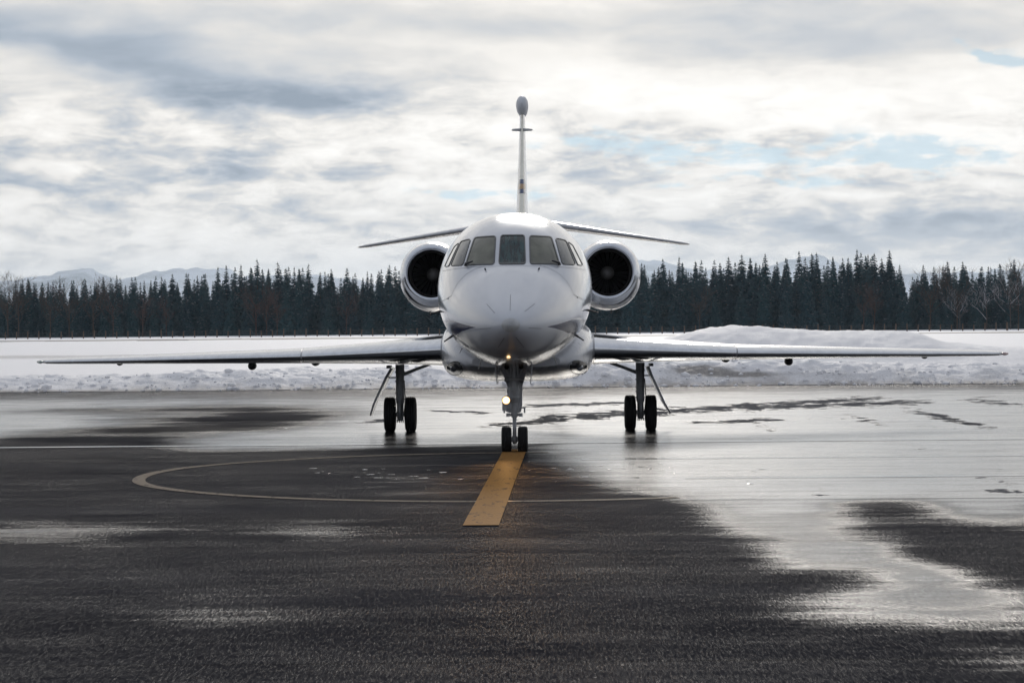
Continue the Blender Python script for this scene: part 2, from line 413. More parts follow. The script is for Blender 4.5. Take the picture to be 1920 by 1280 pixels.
# ------------------------------------------------------------------ terrain
def ground_z(D):
    return pchip([-200, 60, 72, 80, 105, 200, 435, 620, 690, 1000, 90000], [-.12, -.12, -.06, .08, .08, -.2, -.95, -1.75, -1.5, -1.5, -1.5], D)
def spread(a, b, n, far, m):
    core = np.linspace(a, b, n); g = np.geomspace(1, far, m)
    return np.concatenate([a - g[::-1] + 0*a, core, b + g])
def sheet(name, xs, ys, zf, mats, smooth=True):
    X, Y = np.meshgrid(xs, ys); Z = zf(X, Y)
    me = mesh_np(name, np.stack([X, Y, Z], -1).reshape(-1, 3), grid_faces(len(ys), len(xs)), mats, smooth)
    return me, X, Y
def add_attr(me, name, v):
    a = me.attributes.new(name, 'FLOAT', 'POINT'); a.data.foreach_set('value', np.asarray(v, dtype=np.float32).ravel())

def field_z(X, Y):
    z = ground_z(Y) + (fbm(n1, X*.03, Y*.03, 4)-.5)*.10*np.clip((Y-75)/30, 0, 1)
    # low ploughed ridge across the left field, and the strip edges
    rid = .16*np.exp(-((Y-150-3*np.sin(X*.05))/5)**2)*(.5+fbm(n2, X*.2, Y*.2, 4))*(1/(1+np.exp((X+6)/4)))
    z = z + rid + .10*np.exp(-((Y-470)/6)**2)*fbm(n3, X*.05, Y*.1, 3)
    return z
xs = spread(-90, 90, 361, 15000, 40)
ys = np.concatenate([np.linspace(-150, 60, 12), np.linspace(66, 200, 135), np.linspace(203, 700, 125), np.geomspace(720, 26500, 30)])
me, X, Y = sheet('snow_field', xs, ys, field_z, [M['snow']])
add_attr(me, 'dirt', .45*np.exp(-((Y-146-3*np.sin(X*.05))/5)**2)*(X < -9) + .35*np.exp(-((Y-458)/3)**2))
tag(link('ground', me), kind='structure')
# distant cleared strip
xs = np.linspace(-260, 260, 260); ys = np.array([396, 402, 410, 420, 430, 440, 450, 458.])
me, X, Y = sheet('runway', xs, ys, lambda X, Y: field_z(X, Y) + .05 - .30*(((Y < 404) | (Y > 452)) & (fbm(n2, X*.07, Y*.2, 3) > .45)), [M['runway_tarmac']])
tag(link('runway', me), kind='structure')

# snow thrown up along the apron
def bank_h(X, Y):
    edge = 72.6 + (fbm(n1, X*.35, Y*0+3, 4)-.5)*1.1 + .012*X
    d = Y - edge
    crest = .46 + .10*np.sin(X*.21+1) + .30*(fbm(n2, X*.16, Y*0+5.5, 4)-.4)
    crest = crest + .16*np.exp(-((X+7.5)/3.0)**2) + .22*np.exp(-((X-9)/5.5)**2)
    front = np.clip(d/2.6, 0, 1); front = front*front*(3-2*front)
    back = 1/(1+np.exp((d-6.0)/1.1))
    h = crest*np.where(d < 2.6, front**.8, .35+.65*back)*np.clip(1-np.maximum(d-9, 0)/10, 0, 1)
    lump = (fbm(n3, X*.9, Y*.9, 5, .58)-.5)*.36 + (fbm(n1, X*3.1, Y*3.1, 4, .65)-.5)*.13
    h = h + lump*np.clip(h*2.2, 0, 1)
    # the big mound behind it
    px = X/90*F + 960
    top = pchip([-4000, 1090, 1190, 1280, 1350, 1430, 1520, 1650, 1700, 1760, 1850, 1960, 2300, 6000], [0, 0, .85, 1.50, 1.74, 1.68, 1.58, 1.55, 1.45, 1.12, .95, .85, .5, 0], px)
    gy = np.exp(-np.maximum(np.abs(Y-90)-1.5, 0)**2/18)
    md = top*gy*(.96+.16*(fbm(n2, X*.6, Y*.6, 5, .55)-.5)) + (fbm(n1, X*3, Y*3, 4, .6)-.5)*.10*np.clip(top*gy, 0, 1)
    base = np.where(d > 0, .02, -.25)
    return np.maximum(np.maximum(h, md), 0) + base + ground_z(Y)*(Y > 78)*.0, d
xs = np.concatenate([np.linspace(-70, -24, 120, endpoint=False), np.linspace(-24, 24, 640), np.linspace(24.4, 70, 120)])
ys = np.concatenate([np.linspace(71.0, 79, 130), np.linspace(79.25, 101, 90)])
X, Y = np.meshgrid(xs, ys); H, d = bank_h(X, Y)
H = H - np.clip((Y-95)/6, 0, 1)*.5
me = mesh_np('snow_bank', np.stack([X, Y, H], -1).reshape(-1, 3), grid_faces(len(ys), len(xs)), [M['snow']], True)
dirt = .50*np.exp(-np.maximum(d, 0)/.45) + .20*np.exp(-np.maximum(d, 0)/2.4) + .10
px = X/74.5*F+960; py = HOR+(EYE-H)/Y*F
rag = .25 + 1.5*fbm(n2, X*2.4, Y*2.4, 5, .65)**1.6
soil = (np.exp(-((px-1318)/48)**2-((py-697-.05*(px-1318))/8)**2) + .8*np.exp(-((px-1395)/45)**2-((py-706)/4)**2))*rag
dirt = dirt*(.5+fbm(n3, X*1.5, Y*1.5, 4, .6)) + 1.3*soil; H = H + .22*soil*fbm(n1, X*5, Y*5, 3)
add_attr(me, 'dirt', dirt)
tag(link('snow_bank', me), kind='structure')

# loose lumps of ploughed snow, too many to count
V = []; Fc = []; k = 0
ico = bmesh.new(); bmesh.ops.create_icosphere(ico, subdivisions=1, radius=1); iv = np.array([v.co[:] for v in ico.verts]); ifc = np.array([[v.index for v in f.verts] for f in ico.faces]); ico.free()
cx_ = nrng.uniform(-26, 26, 900); cd = nrng.gamma(1.5, 1.0, 900); cy_ = 72.3 + cd; ch_, _ = bank_h(cx_, cy_)
for x_, y_, z_ in zip(cx_, cy_, ch_):
    r_ = min(.13, .03*nrng.pareto(2.4)+.028); q = iv*(1+nrng.uniform(-.28, .28, (len(iv), 1)))*r_*np.array([1.25, 1.0, .75])
    V.append(q + np.array([x_, y_, max(z_, .0)+r_*.15])); Fc.append(ifc+k); k += len(iv)
me = mesh_np('snow_chunks', np.concatenate(V), np.concatenate(Fc), [M['snow']]); add_attr(me, 'dirt', np.repeat(nrng.uniform(0, .12, 900), len(iv)))
tag(link('snow_chunks', me), kind='stuff')
# ------------------------------------------------------------------ apron
def seam_y(): return [14.45 + 4.25*k for k in range(-12, 14)]
ys = list(np.concatenate([np.linspace(-60, 8, 30), np.arange(8.2, 22, .10), np.arange(22, 73.6, .14)]))
for q in seam_y(): ys += [q-.02, q, q+.02]
ys = np.array(sorted(set(np.round(ys, 3)))); ys = ys[(ys > -60.1) & (ys < 73.7)]
xs = np.concatenate([np.linspace(-75, -18, 40, endpoint=False), np.linspace(-18, 18, 241), np.linspace(18.5, 75, 40)])
def apron_z(X, Y):
    t = ((Y-14.45)/4.25) % 1.0
    z = .006*np.sin(math.pi*t) + .004*(fbm(n2, X*.12, Y*.35, 3)-.5)
    dd = np.abs(((Y-14.45)/4.25+.5) % 1.0 - .5)*4.25
    return z - .001*(dd < .012) - .22*np.clip((Y-73.0)/.6, 0, 1)
X, Y = np.meshgrid(xs, ys); Z = apron_z(X, Y)
me = mesh_np('apron', np.stack([X, Y, Z], -1).reshape(-1, 3), grid_faces(len(ys), len(xs)), [M['asphalt']], True)
Ys = np.maximum(Y, 6.0); px = X/Ys*F+960; py = HOR+EYE*F/Ys
px = px + 160*(fbm(n1, X*.25, Y*.10, 4)-.5)*np.clip((py-740)/200, .9, 1.6); py = py + (30*(fbm(n2, X*.22, Y*.12, 4)-.5))*np.clip((py-735)/160, .30, 2.2)
def el(cx, cy, sx, sy, p=2): return np.exp(-(np.abs((px-cx)/sx)**p + np.abs((py-cy)/sy)**p))
def sg(v, s): return 1/(1+np.exp(-v/s))
wet = np.full_like(X, .07)
right = sg(px-(1010+(py-850)*3.0*(py > 850)), 45)*sg(948-py, 10)*(.45+.55*sg(py-740, 4))
leftband = sg(838-py, 3)*(.45+.55*sg(py-744, 4))*sg(1100-px, 60)*.95
wet = np.maximum(wet, right*.98); wet = np.maximum(wet, leftband)
tg = .45 + 1.1*fbm(n3, X*.10, Y*.45, 5, .6)
wet -= tg*(.60*el(520, 779, 130, 19) + .62*el(390, 792, 150, 22) + .62*el(240, 806, 150, 23) + .6*el(90, 822, 160, 20) + .34*el(470, 762, 300, 12) + .40*el(150, 766, 220, 8)) + .7*el(120, 836, 240, 15)
wet = np.maximum(wet, .55*el(560, 822, 210, 9)); wet += .3*el(60, 790, 120, 8)
wet += .55*el(1440, 978, 160, 36, 3) + .55*el(1545, 1042, 180, 36, 3) + .45*el(1725, 1082, 100, 28) + .50*el(1710, 1142, 260, 46, 3) + .55*el(1840, 966, 130, 28) + .32*el(1850, 1238, 150, 28)
wet -= .35*el(1640, 950, 90, 10) + .24*el(1835, 1035, 120, 26)
wet += .42*el(40, 978, 190, 22) + .28*el(560, 985, 170, 24) + .17*el(420, 1150, 260, 45) + .12*el(1250, 880, 250, 30) + .18*el(850, 895, 170, 40)
add_attr(me, 'wet', np.clip(wet, 0, 1))
px = X/Ys*F+960; py = HOR+EYE*F/Ys
def bar(x0, y0, x1, y1, hw):
    t = np.clip((px-x0)/(x1-x0), 0, 1); return np.exp(-((py-(y0+(y1-y0)*t))/hw)**2)*sg(px-x0, 18)*sg(x1-px, 18)
ice = np.zeros_like(X)
for q in (bar(900, 800, 1180, 775, 8), bar(1000, 785, 1330, 770, 10), bar(1180, 775, 1740, 760, 7), bar(1280, 770, 1660, 752, 6), bar(960, 762, 1200, 757, 4), bar(1280, 796, 1500, 790, 4),
          bar(1400, 792, 1460, 815, 8), bar(1420, 826, 1445, 830, 4), bar(1590, 786, 1650, 800, 8), bar(1700, 775, 1860, 812, 7), bar(1810, 757, 1910, 768, 6), bar(1820, 752, 1860, 752, 3),
          bar(1500, 930, 1545, 935, 4), bar(1830, 905, 1900, 915, 7), bar(1850, 927, 1920, 932, 6), bar(1700, 1085, 1760, 1090, 8), bar(1700, 846, 1730, 848, 3), bar(650, 790, 760, 783, 4), bar(800, 768, 930, 775, 3),
          bar(1630, 828, 1655, 830, 3), bar(1685, 840, 1710, 842, 3)):
    ice = np.maximum(ice, q)
add_attr(me, 'ice', ice*.80 - .12*(ice < .2))
tag(link('apron', me), kind='structure')

def strip(name, pts_l, pts_r, m, lift=.004, sub=1):
    v = []; 
    for a, b in zip(pts_l, pts_r): v += [a, b]
    V = np.array([(p[0], p[1], 0) for p in v]); V[:, 2] = apron_z(V[:, 0], V[:, 1]) + lift
    V[:, 2] = np.maximum(V[:, 2], lift)
    f = [(2*i, 2*i+1, 2*i+3, 2*i+2) for i in range(len(pts_l)-1)]
    o = link(name, mesh_np(name, V, f, [M[m]], True)); tag(o, kind='structure'); return o
# turning circle: radius measured from the picture
cy, rad = 32.2, 4.95
an = np.linspace(math.radians(292), math.radians(84), 200)
c0 = 0.02
strip('painted_circle', [(c0+(rad-.085)*math.cos(a), cy+(rad-.085)*math.sin(a)) for a in an], [(c0+(rad+.085)*math.cos(a), cy+(rad+.085)*math.sin(a)) for a in an], 'pale_paint', .007)
t = np.linspace(0, 1, 90)
L0, L1 = Vector((-.325, 24.0)), Vector((.035, 38.0)); dv = (L1-L0).normalized(); nv = Vector((dv.y, -dv.x))
strip('painted_guide_line', [L0.lerp(L1, k) - nv*.18 for k in t], [L0.lerp(L1, k) + nv*.18 for k in t], 'yellow_paint', .011)
# joint standing full of water, and two narrower ones
for D, w, a, b in ((40.1, .10, -75, 75), (27.25, .05, 1.8, 60), (30.9, .05, 2.2, 60), (35.3, .06, 1.0, 60)):
    X_ = np.linspace(a, b, 400); wob = w*(.6+.8*fbm(n3, X_*.4, X_*0+D, 4))
    if D > 40: wob = wob*(.75 + .25*(X_ < 0))
    strip('water_joint', [(q, D-k) for q, k in zip(X_, wob)], [(q, D+k) for q, k in zip(X_, wob)], 'water', .0085)

# small ragged puddles left between the stones
V = []; Fc = []; k = 0
for cx_, cy_, sx_, sy_, n_ in ((-2.2, 33.2, .5, .8, 7), (-1.4, 32.5, .35, .8, 6), (1.4, 33.4, .6, 1.0, 14), (2.5, 33, .5, .6, 8), (-1.9, 31, .6, .5, 6), (1.0, 32.0, .5, .8, 8), (4.5, 47, 4, 2.5, 40), (9, 45, 4, 3, 30), (8, 30, 3, 1.5, 16)):
    for i in range(n_):
        x_, y_ = nrng.normal(cx_, sx_), nrng.normal(cy_, sy_); r_ = nrng.uniform(.010, .038); m_ = 9
        a_ = np.sort(nrng.uniform(0, 2*math.pi, m_)); rr = r_*nrng.uniform(.5, 1.2, m_); z_ = float(apron_z(np.array(x_), np.array(y_)))
        V.append(np.stack([x_+np.cos(a_)*rr*1.9, y_+np.sin(a_)*rr*2.6, np.full(m_, z_+.004)], -1)); V.append(np.array([[x_, y_, z_+.006]]))
        Fc.append(np.array([[k+j, k+(j+1) % m_, k+m_] for j in range(m_)])); k += m_+1
me = mesh_np('puddles', np.concatenate(V), np.concatenate(Fc), [M['water']]); tag(link('puddles', me), kind='stuff')

# ------------------------------------------------------------------ mountains and air
def ridge(name, D, pts, seed, depth=2600):
    xp = [p[0] for p in pts]; yp = [p[1] for p in pts]
    px = np.linspace(xp[0], xp[-1], 320); f = lattice(seed)
    top = (HOR - pchip(xp, yp, px))/F*D + EYE + (fbm(f, px*.05, px*0, 5, .6)-.5)*D*.0024
    x = (px-960)/F*D; rows = 44; V = []
    for r in range(rows):
        q = r/(rows-1)*2-1                                # -1 near foot, 0 crest, 1 far foot
        g = (1-abs(q))**.9
        rough = (fbm(f, x*.0016+3, np.full_like(x, q*5), 6, .58)-.5)*D*.010*(abs(q)*(1-abs(q))*4)
        V.append(np.stack([x + q*0, np.full_like(x, D)+q*depth + (fbm(f, x*.0007, x*0+1, 3)-.5)*900, np.maximum(top*g + rough, -3)], -1))
    return tag(link(name, mesh_np(name, np.concatenate(V), grid_faces(rows, 320), [M['hazed_mountain_cover']], True)), kind='structure')
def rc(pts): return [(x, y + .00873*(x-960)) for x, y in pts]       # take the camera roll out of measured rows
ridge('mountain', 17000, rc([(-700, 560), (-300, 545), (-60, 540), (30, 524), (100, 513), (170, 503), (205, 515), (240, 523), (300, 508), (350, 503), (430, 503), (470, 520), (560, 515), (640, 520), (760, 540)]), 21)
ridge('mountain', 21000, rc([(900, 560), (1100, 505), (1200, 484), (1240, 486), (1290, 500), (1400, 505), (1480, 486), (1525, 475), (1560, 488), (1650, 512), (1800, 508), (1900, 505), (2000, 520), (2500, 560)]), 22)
hz = bpy.data.materials.new('air'); hz.use_nodes = True; nt = hz.node_tree; nt.nodes.clear()
pv = nt.nodes.new('ShaderNodeVolumePrincipled'); pv.inputs['Color'].default_value = (.74, .86, 1.0, 1); pv.inputs['Density'].default_value = 4.2e-5; pv.inputs['Anisotropy'].default_value = .5
oo = nt.nodes.new('ShaderNodeOutputMaterial'); nt.links.new(pv.outputs[0], oo.inputs['Volume'])
hb = MB(); hb.box((0, 13200, 298), (36000, 27400, 612)); haze = hb.build('haze', hz); tag(haze, kind='stuff')

# ------------------------------------------------------------------ business jet
ND = 34.43                                  # distance of the nose tip
jet = empty('business_jet', (.028, 37.4, 0), -.0155)
tag(jet, 'white twin-engine business jet parked nose-on on the wet apron with its nose light lit', 'aeroplane')
def P(a, s, z): return (a, s-2.97, z)
def Z(py, s): return EYE + (HOR-py)*(ND+s)/F
# fuselage loft
sk  = [0, .04, .15, .35, .7, 1.1, 1.6, 1.95, 2.3, 2.75, 3.2, 3.8, 4.6, 5.6, 8, 12, 14.5, 17, 19.0, 19.9]
top = [1.98, 2.06, 2.15, 2.26, 2.42, 2.585, 2.77, 2.885, 3.09, 3.35, 3.52, 3.67, 3.775, 3.80, 3.80, 3.80, 3.72, 3.5, 3.22, 3.05]
bot = [1.98, 1.89, 1.80, 1.70, 1.58, 1.49, 1.42, 1.39, 1.37, 1.345, 1.325, 1.305, 1.29, 1.285, 1.285, 1.30, 1.60, 2.15, 2.65, 2.9]
hw  = [0, .11, .22, .36, .54, .70, .855, .94, 1.015, 1.09, 1.145, 1.20, 1.245, 1.262, 1.262, 1.262, 1.12, .78, .35, .10]
zc  = [1.98, 1.975, 1.975, 1.985, 2.01, 2.05, 2.11, 2.16, 2.22, 2.29, 2.35, 2.42, 2.50, 2.535, 2.54, 2.55, 2.66, 2.83, 2.94, 2.97]
rt = np.sqrt(np.array(sk))
def fus(s, th):
    """th: 0 = crown, pi = keel"""
    q = np.sqrt(s); t_, b_, h_, c_ = (pchip(rt, np.array(k), q) for k in (top, bot, hw, zc))
    n = 2.0 + 0*s
    cs, sn = np.cos(th), np.sin(th)
    up = np.where(cs >= 0, t_-c_, c_-b_)
    e = np.where(cs >= 0, 2/2.12, 2/2.0)
    return h_*np.sign(sn)*np.abs(sn)**e, s, c_ + up*np.sign(cs)*np.abs(cs)**e
sv = np.concatenate([[1e-5], (np.linspace(.02, 1, 90)**2)*5.6, np.linspace(5.9, 19.9, 60)])
tv = np.linspace(0, 2*math.pi, 128, endpoint=False)
SS, TT = np.meshgrid(sv, tv, indexing='ij'); A, S_, ZZ = fus(SS, TT)
FV = np.stack([A, S_-2.97, ZZ], -1).reshape(-1, 3); FF = grid_faces(len(sv), 128, True)[:, ::-1]
fme = mesh_np('fuselage', FV, FF, [M['jet_paint']], True)
fuselage = link('fuselage', fme, jet)
bvh = BVHTree.FromPolygons([Vector(v) for v in FV], [tuple(int(i) for i in f) for f in FF])
def hit(a, z):
    r = bvh.ray_cast(Vector((a, -8, z)), Vector((0, 1, 0)))
    if r[0] is None: return None, None
    n = r[1]
    if n.y > 0: n = -n
    return r[0], n
def hit_from(o, d):
    r = bvh.ray_cast(Vector(o), Vector(d).normalized()); return r[0], r[1]

def rounded(corners, rad, k=6):
    out = []; n = len(corners); C = [Vector((c[0], c[1])) for c in corners]
    for i in range(n):
        p, a, b = C[i], C[i-1], C[(i+1) % n]
        da = (a-p).normalized(); db = (b-p).normalized(); q0 = p+da*rad; q1 = p+db*rad
        for j in range(k+1):
            t_ = j/k; out.append((1-t_)**2*q0 + 2*t_*(1-t_)*p + t_*t_*q1)
        m_ = 4; e0 = q1; e1 = b - db*rad*1.0 if False else b + (p-b).normalized()*rad
        for j in range(1, m_): out.append(e0.lerp(e1, j/m_))
    return out
def window(name, corners, m, parent, fr=.016, lift=.0, rad=.035):
    ol = rounded(corners, rad); c = sum(ol, Vector((0, 0)))/len(ol); n = len(ol)
    def proj(p, off):
        h, nn = hit(p.x, p.y)
        if h is None: h, nn = hit(p.x*.97, p.y*.995)
        return h + nn*off
    v = []; fracs = (1.0, .85, .6, .3)
    for q in fracs: v += [proj(c + (p-c)*q, .004) for p in ol]
    v.append(proj(c, .004))
    f = [(i*n+k, i*n+(k+1) % n, (i+1)*n+(k+1) % n, (i+1)*n+k) for i in range(len(fracs)-1) for k in range(n)]
    f += [((len(fracs)-1)*n+k, (len(fracs)-1)*n+(k+1) % n, len(fracs)*n) for k in range(n)]
    pane = MB().add(v, f, 0, True).build(name, M[m], parent)
    # frame: raised seal around the pane
    ex = []
    for i, p in enumerate(ol):
        tn = (ol[(i+1) % n]-ol[i-1]); nn = Vector((tn.y, -tn.x)).normalized()
        if (p-c).dot(nn) < 0: nn = -nn
        ex.append(p + nn*fr)
    rings = [[proj(p, .003) for p in ol], [proj(p, .011) for p in ol], [proj(p, .011) for p in ex], [proj(p, -.004) for p in ex]]
    v = [q for r_ in rings for q in r_]
    f = [(i*n+k, i*n+(k+1) % n, (i+1)*n+(k+1) % n, (i+1)*n+k) for i in range(3) for k in range(n)]
    MB().add(v, f, 0, False).build('window_frame', M['seal'], pane)
    return pane
window('windshield', [(-.171, 3.335), (.171, 3.335), (.191, 2.895), (-.191, 2.895)], 'windshield_glass', jet)['label'] = 'dark wet centre windshield pane'
for sg_ in (1, -1):
    def mx(c): return [(sg_*a, z) for a, z in c]
    window('windshield', mx([(.268, 3.325), (.585, 3.315), (.700, 2.892), (.280, 2.895)]), 'side_glass', jet)
    window('side_window', mx([(.662, 3.300), (.815, 3.275), (.955, 2.890), (.762, 2.892)]), 'rear_glass', jet, .012)
    window('side_window', mx([(.850, 3.255), (.925, 3.205), (1.075, 2.890), (1.000, 2.890)]), 'sky_sheen_glass', jet, .008, rad=.02)['label'] = 'pale rearmost side window'

MATS['jet_paint'].node_tree.nodes['Principled BSDF'].inputs['Coat Roughness'].default_value = .09
# lines, probes and wipers on the nose
def on_line(name, pts, w, m, parent=jet, off=.002, n=24):
    """a thin strip lying on the skin along a polyline given as (a, z) seen from ahead"""
    P2 = []
    for i in range(len(pts)-1):
        for k in range(n): P2.append(Vector(pts[i]).lerp(Vector(pts[i+1]), k/n))
    P2.append(Vector(pts[-1])); H = [hit(p.x, p.y) for p in P2]; H = [h for h in H if h[0] is not None]
    v = []
    for i, (h, nn) in enumerate(H):
        t_ = (H[min(i+1, len(H)-1)][0]-H[max(i-1, 0)][0]).normalized(); sd = t_.cross(nn).normalized()*w/2
        v += [h+nn*off-sd, h+nn*off+sd]
    MB().add(v, [(2*i, 2*i+1, 2*i+3, 2*i+2) for i in range(len(H)-1)], 0, True).build(name, M[m], parent)
def arc_pts(c): return [tuple(p) for p in c]
p125 = lambda x, y: ((x-958.0)/127.0, EYE + (HOR-y)*(ND+1.2)/F)
for pts in ([(957, 553), (957, 583)], [(913, 570), (929, 587)], [(1002, 570), (983, 585)]):
    on_line('diverter_strip', [p125(*q) for q in pts], .005, 'panel_line', off=.004)
for pts in ([(900, 615.5), (922, 614.5)], [(990, 614.5), (1013, 616)], [(934, 649), (946, 632)], [(981, 650), (967, 631)]):
    on_line('diverter_strip', [p125(*q) for q in pts], .0055, 'panel_line', off=.004)
for k in (1, -1):
    on_line('hatch_line', [(k*a, z) for a, z in ((0.42, 2.86), (.56, 2.82), (.70, 2.74), (.82, 2.62), (.89, 2.50), (.92, 2.42))], .006, 'panel_line')
    on_line('hatch_line', [(k*a, z) for a, z in ((.92, 2.42), (1.0, 2.38), (1.12, 2.33), (1.19, 2.24))], .006, 'panel_line')
on_line('hatch_line', [(-1.12, 2.82), (-.6, 2.85), (0, 2.855), (.6, 2.85), (1.12, 2.82)], .005, 'panel_line')
def ring_line(s0, t0, t1, w=.005):
    th = np.radians(np.linspace(t0, t1, 60)); v = []
    for t_ in th:
        for ds in (-w/2, w/2):
            a, s_, z = (float(q) for q in fus(np.array(s0+ds), np.array(t_))); c = float(pchip(sk, zc, s0))
            q = Vector((a, s0+ds-2.97, z)); v.append(q + Vector((a, 0, z-c)).normalized()*.0025 + Vector((0, -.0015, 0)))
    MB().add(v, [(2*i, 2*i+1, 2*i+3, 2*i+2) for i in range(59)], 0, True).build('skin_joint', M['panel_line'], jet)
for s0, t0, t1 in ((1.15, 105, 255), (3.55, 62, 150), (3.55, 210, 298), (4.6, -75, 75), (5.2, 70, 140), (5.2, 220, 290)): ring_line(s0, t0, t1)
sr = np.linspace(.0004, .055, 14); R1, R2 = np.meshgrid(sr, tv, indexing='ij'); a_, s_, z_ = fus(R1, R2)
cen = np.array([0, .25, 1.98]); V = np.stack([a_, s_, z_], -1).reshape(-1, 3); V = cen + (V-cen)*1.012; V[:, 1] -= 2.97
link('radome_tip', mesh_np('radome_tip', V, grid_faces(14, 128, True)[:, ::-1], [M['nose_cap']], True), jet)
for k in (1, -1):
    h, nn = hit(k*.70, 2.862)
    w_ = MB(); w_.tube([h+nn*.02, h+nn*.05+Vector((-k*.02, 0, .01)), h+nn*.05+Vector((-k*.13, -.05, .045))], [.028, .022, .010], 8); w_.build('wiper', M['dark_metal'], jet)
    h, nn = hit(k*.40, 2.80)
    MB().tube([h, h+nn*.03], .012, 8).build('drain_mast', M['dark_metal'], jet)
    # pitot and angle of attack probes standing off the skin
    for s, th, L in ((3.6, 101, .16), (3.1, 122, .14)):
        a, s2, z = (float(q) for q in fus(np.array(s), np.array(R(th)))); q = Vector(P(a*k, s, z)); n_ = Vector((a*k, 0, (z-2.45))).normalized()
        MB().tube([q-n_*.02, q+n_*L*.55, q+n_*L+Vector((0, -.02, 0))], [.022, .012, .010], 8).build('pitot_tube', M['dark_metal'], jet)
        MB().tube([q+n_*L+Vector((0, .05, 0)), q+n_*L+Vector((0, -.12, 0))], [.013, .008], 8).build('pitot_tube', M['dark_metal'], jet)
    a, s2, z = (float(q) for q in fus(np.array(2.2), np.array(R(96)))); MB().lathe([(0, .012), (.006, .012), (.006, .0)], P(a*k*.99, 2.2, 2.38), (k, -.3, .2), 12).build('static_port', M['panel_line'], jet)
# blade antennas under the belly and one on the crown
for a, s, L, ln in ((-.52, 3.5, .16, .05), (-.86, 5.0, .12, .12), (.62, 4.2, .13, .05)):
    z = float(pchip(sk, bot, s)); h, nn = hit_from(P(a, s, 0), (0, 0, 1))
    if h is None: continue
    n_ = Vector((a*.6, 0, -1)).normalized()
    m_ = MB(); q0, q1 = h-n_*.02, h+n_*L
    v = [q0+Vector((0,-.10,0)), q0+Vector((.008,0,0)), q0+Vector((0,.10,0)), q0+Vector((-.008,0,0)), q1+Vector((0,0,0)), q1+Vector((.006,.03,0)), q1+Vector((0,.09,0)), q1+Vector((-.006,.03,0))]
    m_.add(v, [(0,1,5,4),(1,2,6,5),(2,3,7,6),(3,0,4,7),(4,5,6,7)]); m_.build('blade_antenna', M['dark_metal'], jet)
m_ = MB(); m_.box(P(-.12, 9.0, 3.82), (.10, .35, .06), taper=.7); m_.build('blade_antenna', M['white_paint'], jet)

# belly fairing
def superring(hw_, zt, zb, n_, k=72, zc_=None):
    out = []; c = (zt+zb)/2 if zc_ is None else zc_
    for i in range(k):
        g = 2*math.pi*i/k; cs, sn = math.cos(g), math.sin(g); up = (zt-c) if cs > 0 else (c-zb)
        out.append((hw_*math.copysign(abs(sn)**(2/n_), sn), c+up*math.copysign(abs(cs)**(2/n_), cs)))
    return out
fs  = [5.2, 5.4, 5.8, 6.3, 6.9, 7.6, 9, 11, 12.5, 13.6, 14.4]
fh  = [.72, .95, 1.13, 1.235, 1.29, 1.31, 1.315, 1.30, 1.20, .98, .5]
fb  = [1.275, 1.22, 1.135, 1.06, 1.005, .985, .98, .99, 1.06, 1.22, 1.5]
ft  = [1.45, 1.60, 1.80, 1.95, 2.05, 2.1, 2.1, 2.1, 2.05, 1.95, 1.8]
fv = []
ff = np.linspace(0, 1, 60)
fs2 = np.concatenate([np.linspace(5.2, 7.6, 30), np.linspace(7.9, 14.4, 24)])
for s in fs2:
    h_ = float(pchip(fs, fh, s)); b_ = float(pchip(fs, fb, s)); t_ = float(pchip(fs, ft, s))
    for a, z in superring(h_, t_, b_, 3.6): fv.append(P(a, s, z))
fair_faces = grid_faces(len(fs2), 72, True)[:, ::-1]
fo = link('belly_fairing', mesh_np('belly_fairing', fv, fair_faces, [M['white_paint']], True), jet)
MB().add(fv[:72], [tuple(range(72))]).build('fairing_nose', M['white_paint'], fo)
bvf = BVHTree.FromPolygons([Vector(v) for v in fv], [tuple(int(i) for i in f) for f in fair_faces])
# landing lights behind oval lenses in the fairing nose
for k in (1, -1):
    c = Vector((k*1.03, 1.25)); n = 40; rings = []
    def fp(p, off):
        r = bvf.ray_cast(Vector((p.x, -8, p.y)), Vector((0, 1, 0)))
        if r[0] is None: return Vector((p.x, 4.6, p.y))
        nn = r[1] if r[1].y < 0 else -r[1]
        return r[0]+nn*off
    tilt = Matrix.Rotation(R(-24*k) , 2)
    def ov(q, g): return c + (tilt @ Vector((math.cos(g)*.165*q, math.sin(g)*.115*q)))
    rings = [(1.0, .004), (.7, .004), (.35, .004)]
    v = [fp(ov(q, 2*math.pi*i/n), o_) for q, o_ in rings for i in range(n)] + [fp(c, .004)]
    f = [(i*n+j, i*n+(j+1) % n, (i+1)*n+(j+1) % n, (i+1)*n+j) for i in range(2) for j in range(n)] + [(2*n+j, 2*n+(j+1) % n, 3*n) for j in range(n)]
    ll = MB().add(v, f, 0, True).build('landing_light', M['lens_glass'], jet)
    v = [fp(ov(q, 2*math.pi*i/n), o_) for q, o_ in ((1.0, .003), (1.0, .010), (1.09, .010), (1.10, -.004)) for i in range(n)]
    MB().add(v, [(i*n+j, i*n+(j+1) % n, (i+1)*n+(j+1) % n, (i+1)*n+j) for i in range(3) for j in range(n)], 0, True).build('lens_rim', M['wing_grey'], ll)
    b0 = fp(c+Vector((k*.02, .0)), .007); MB().lathe([(0, .055), (.004, .05), (.006, .02), (.006, 0)], b0, (k*.25, -1, -.2), 16).build('bulb', M['gear_chrome'], ll)

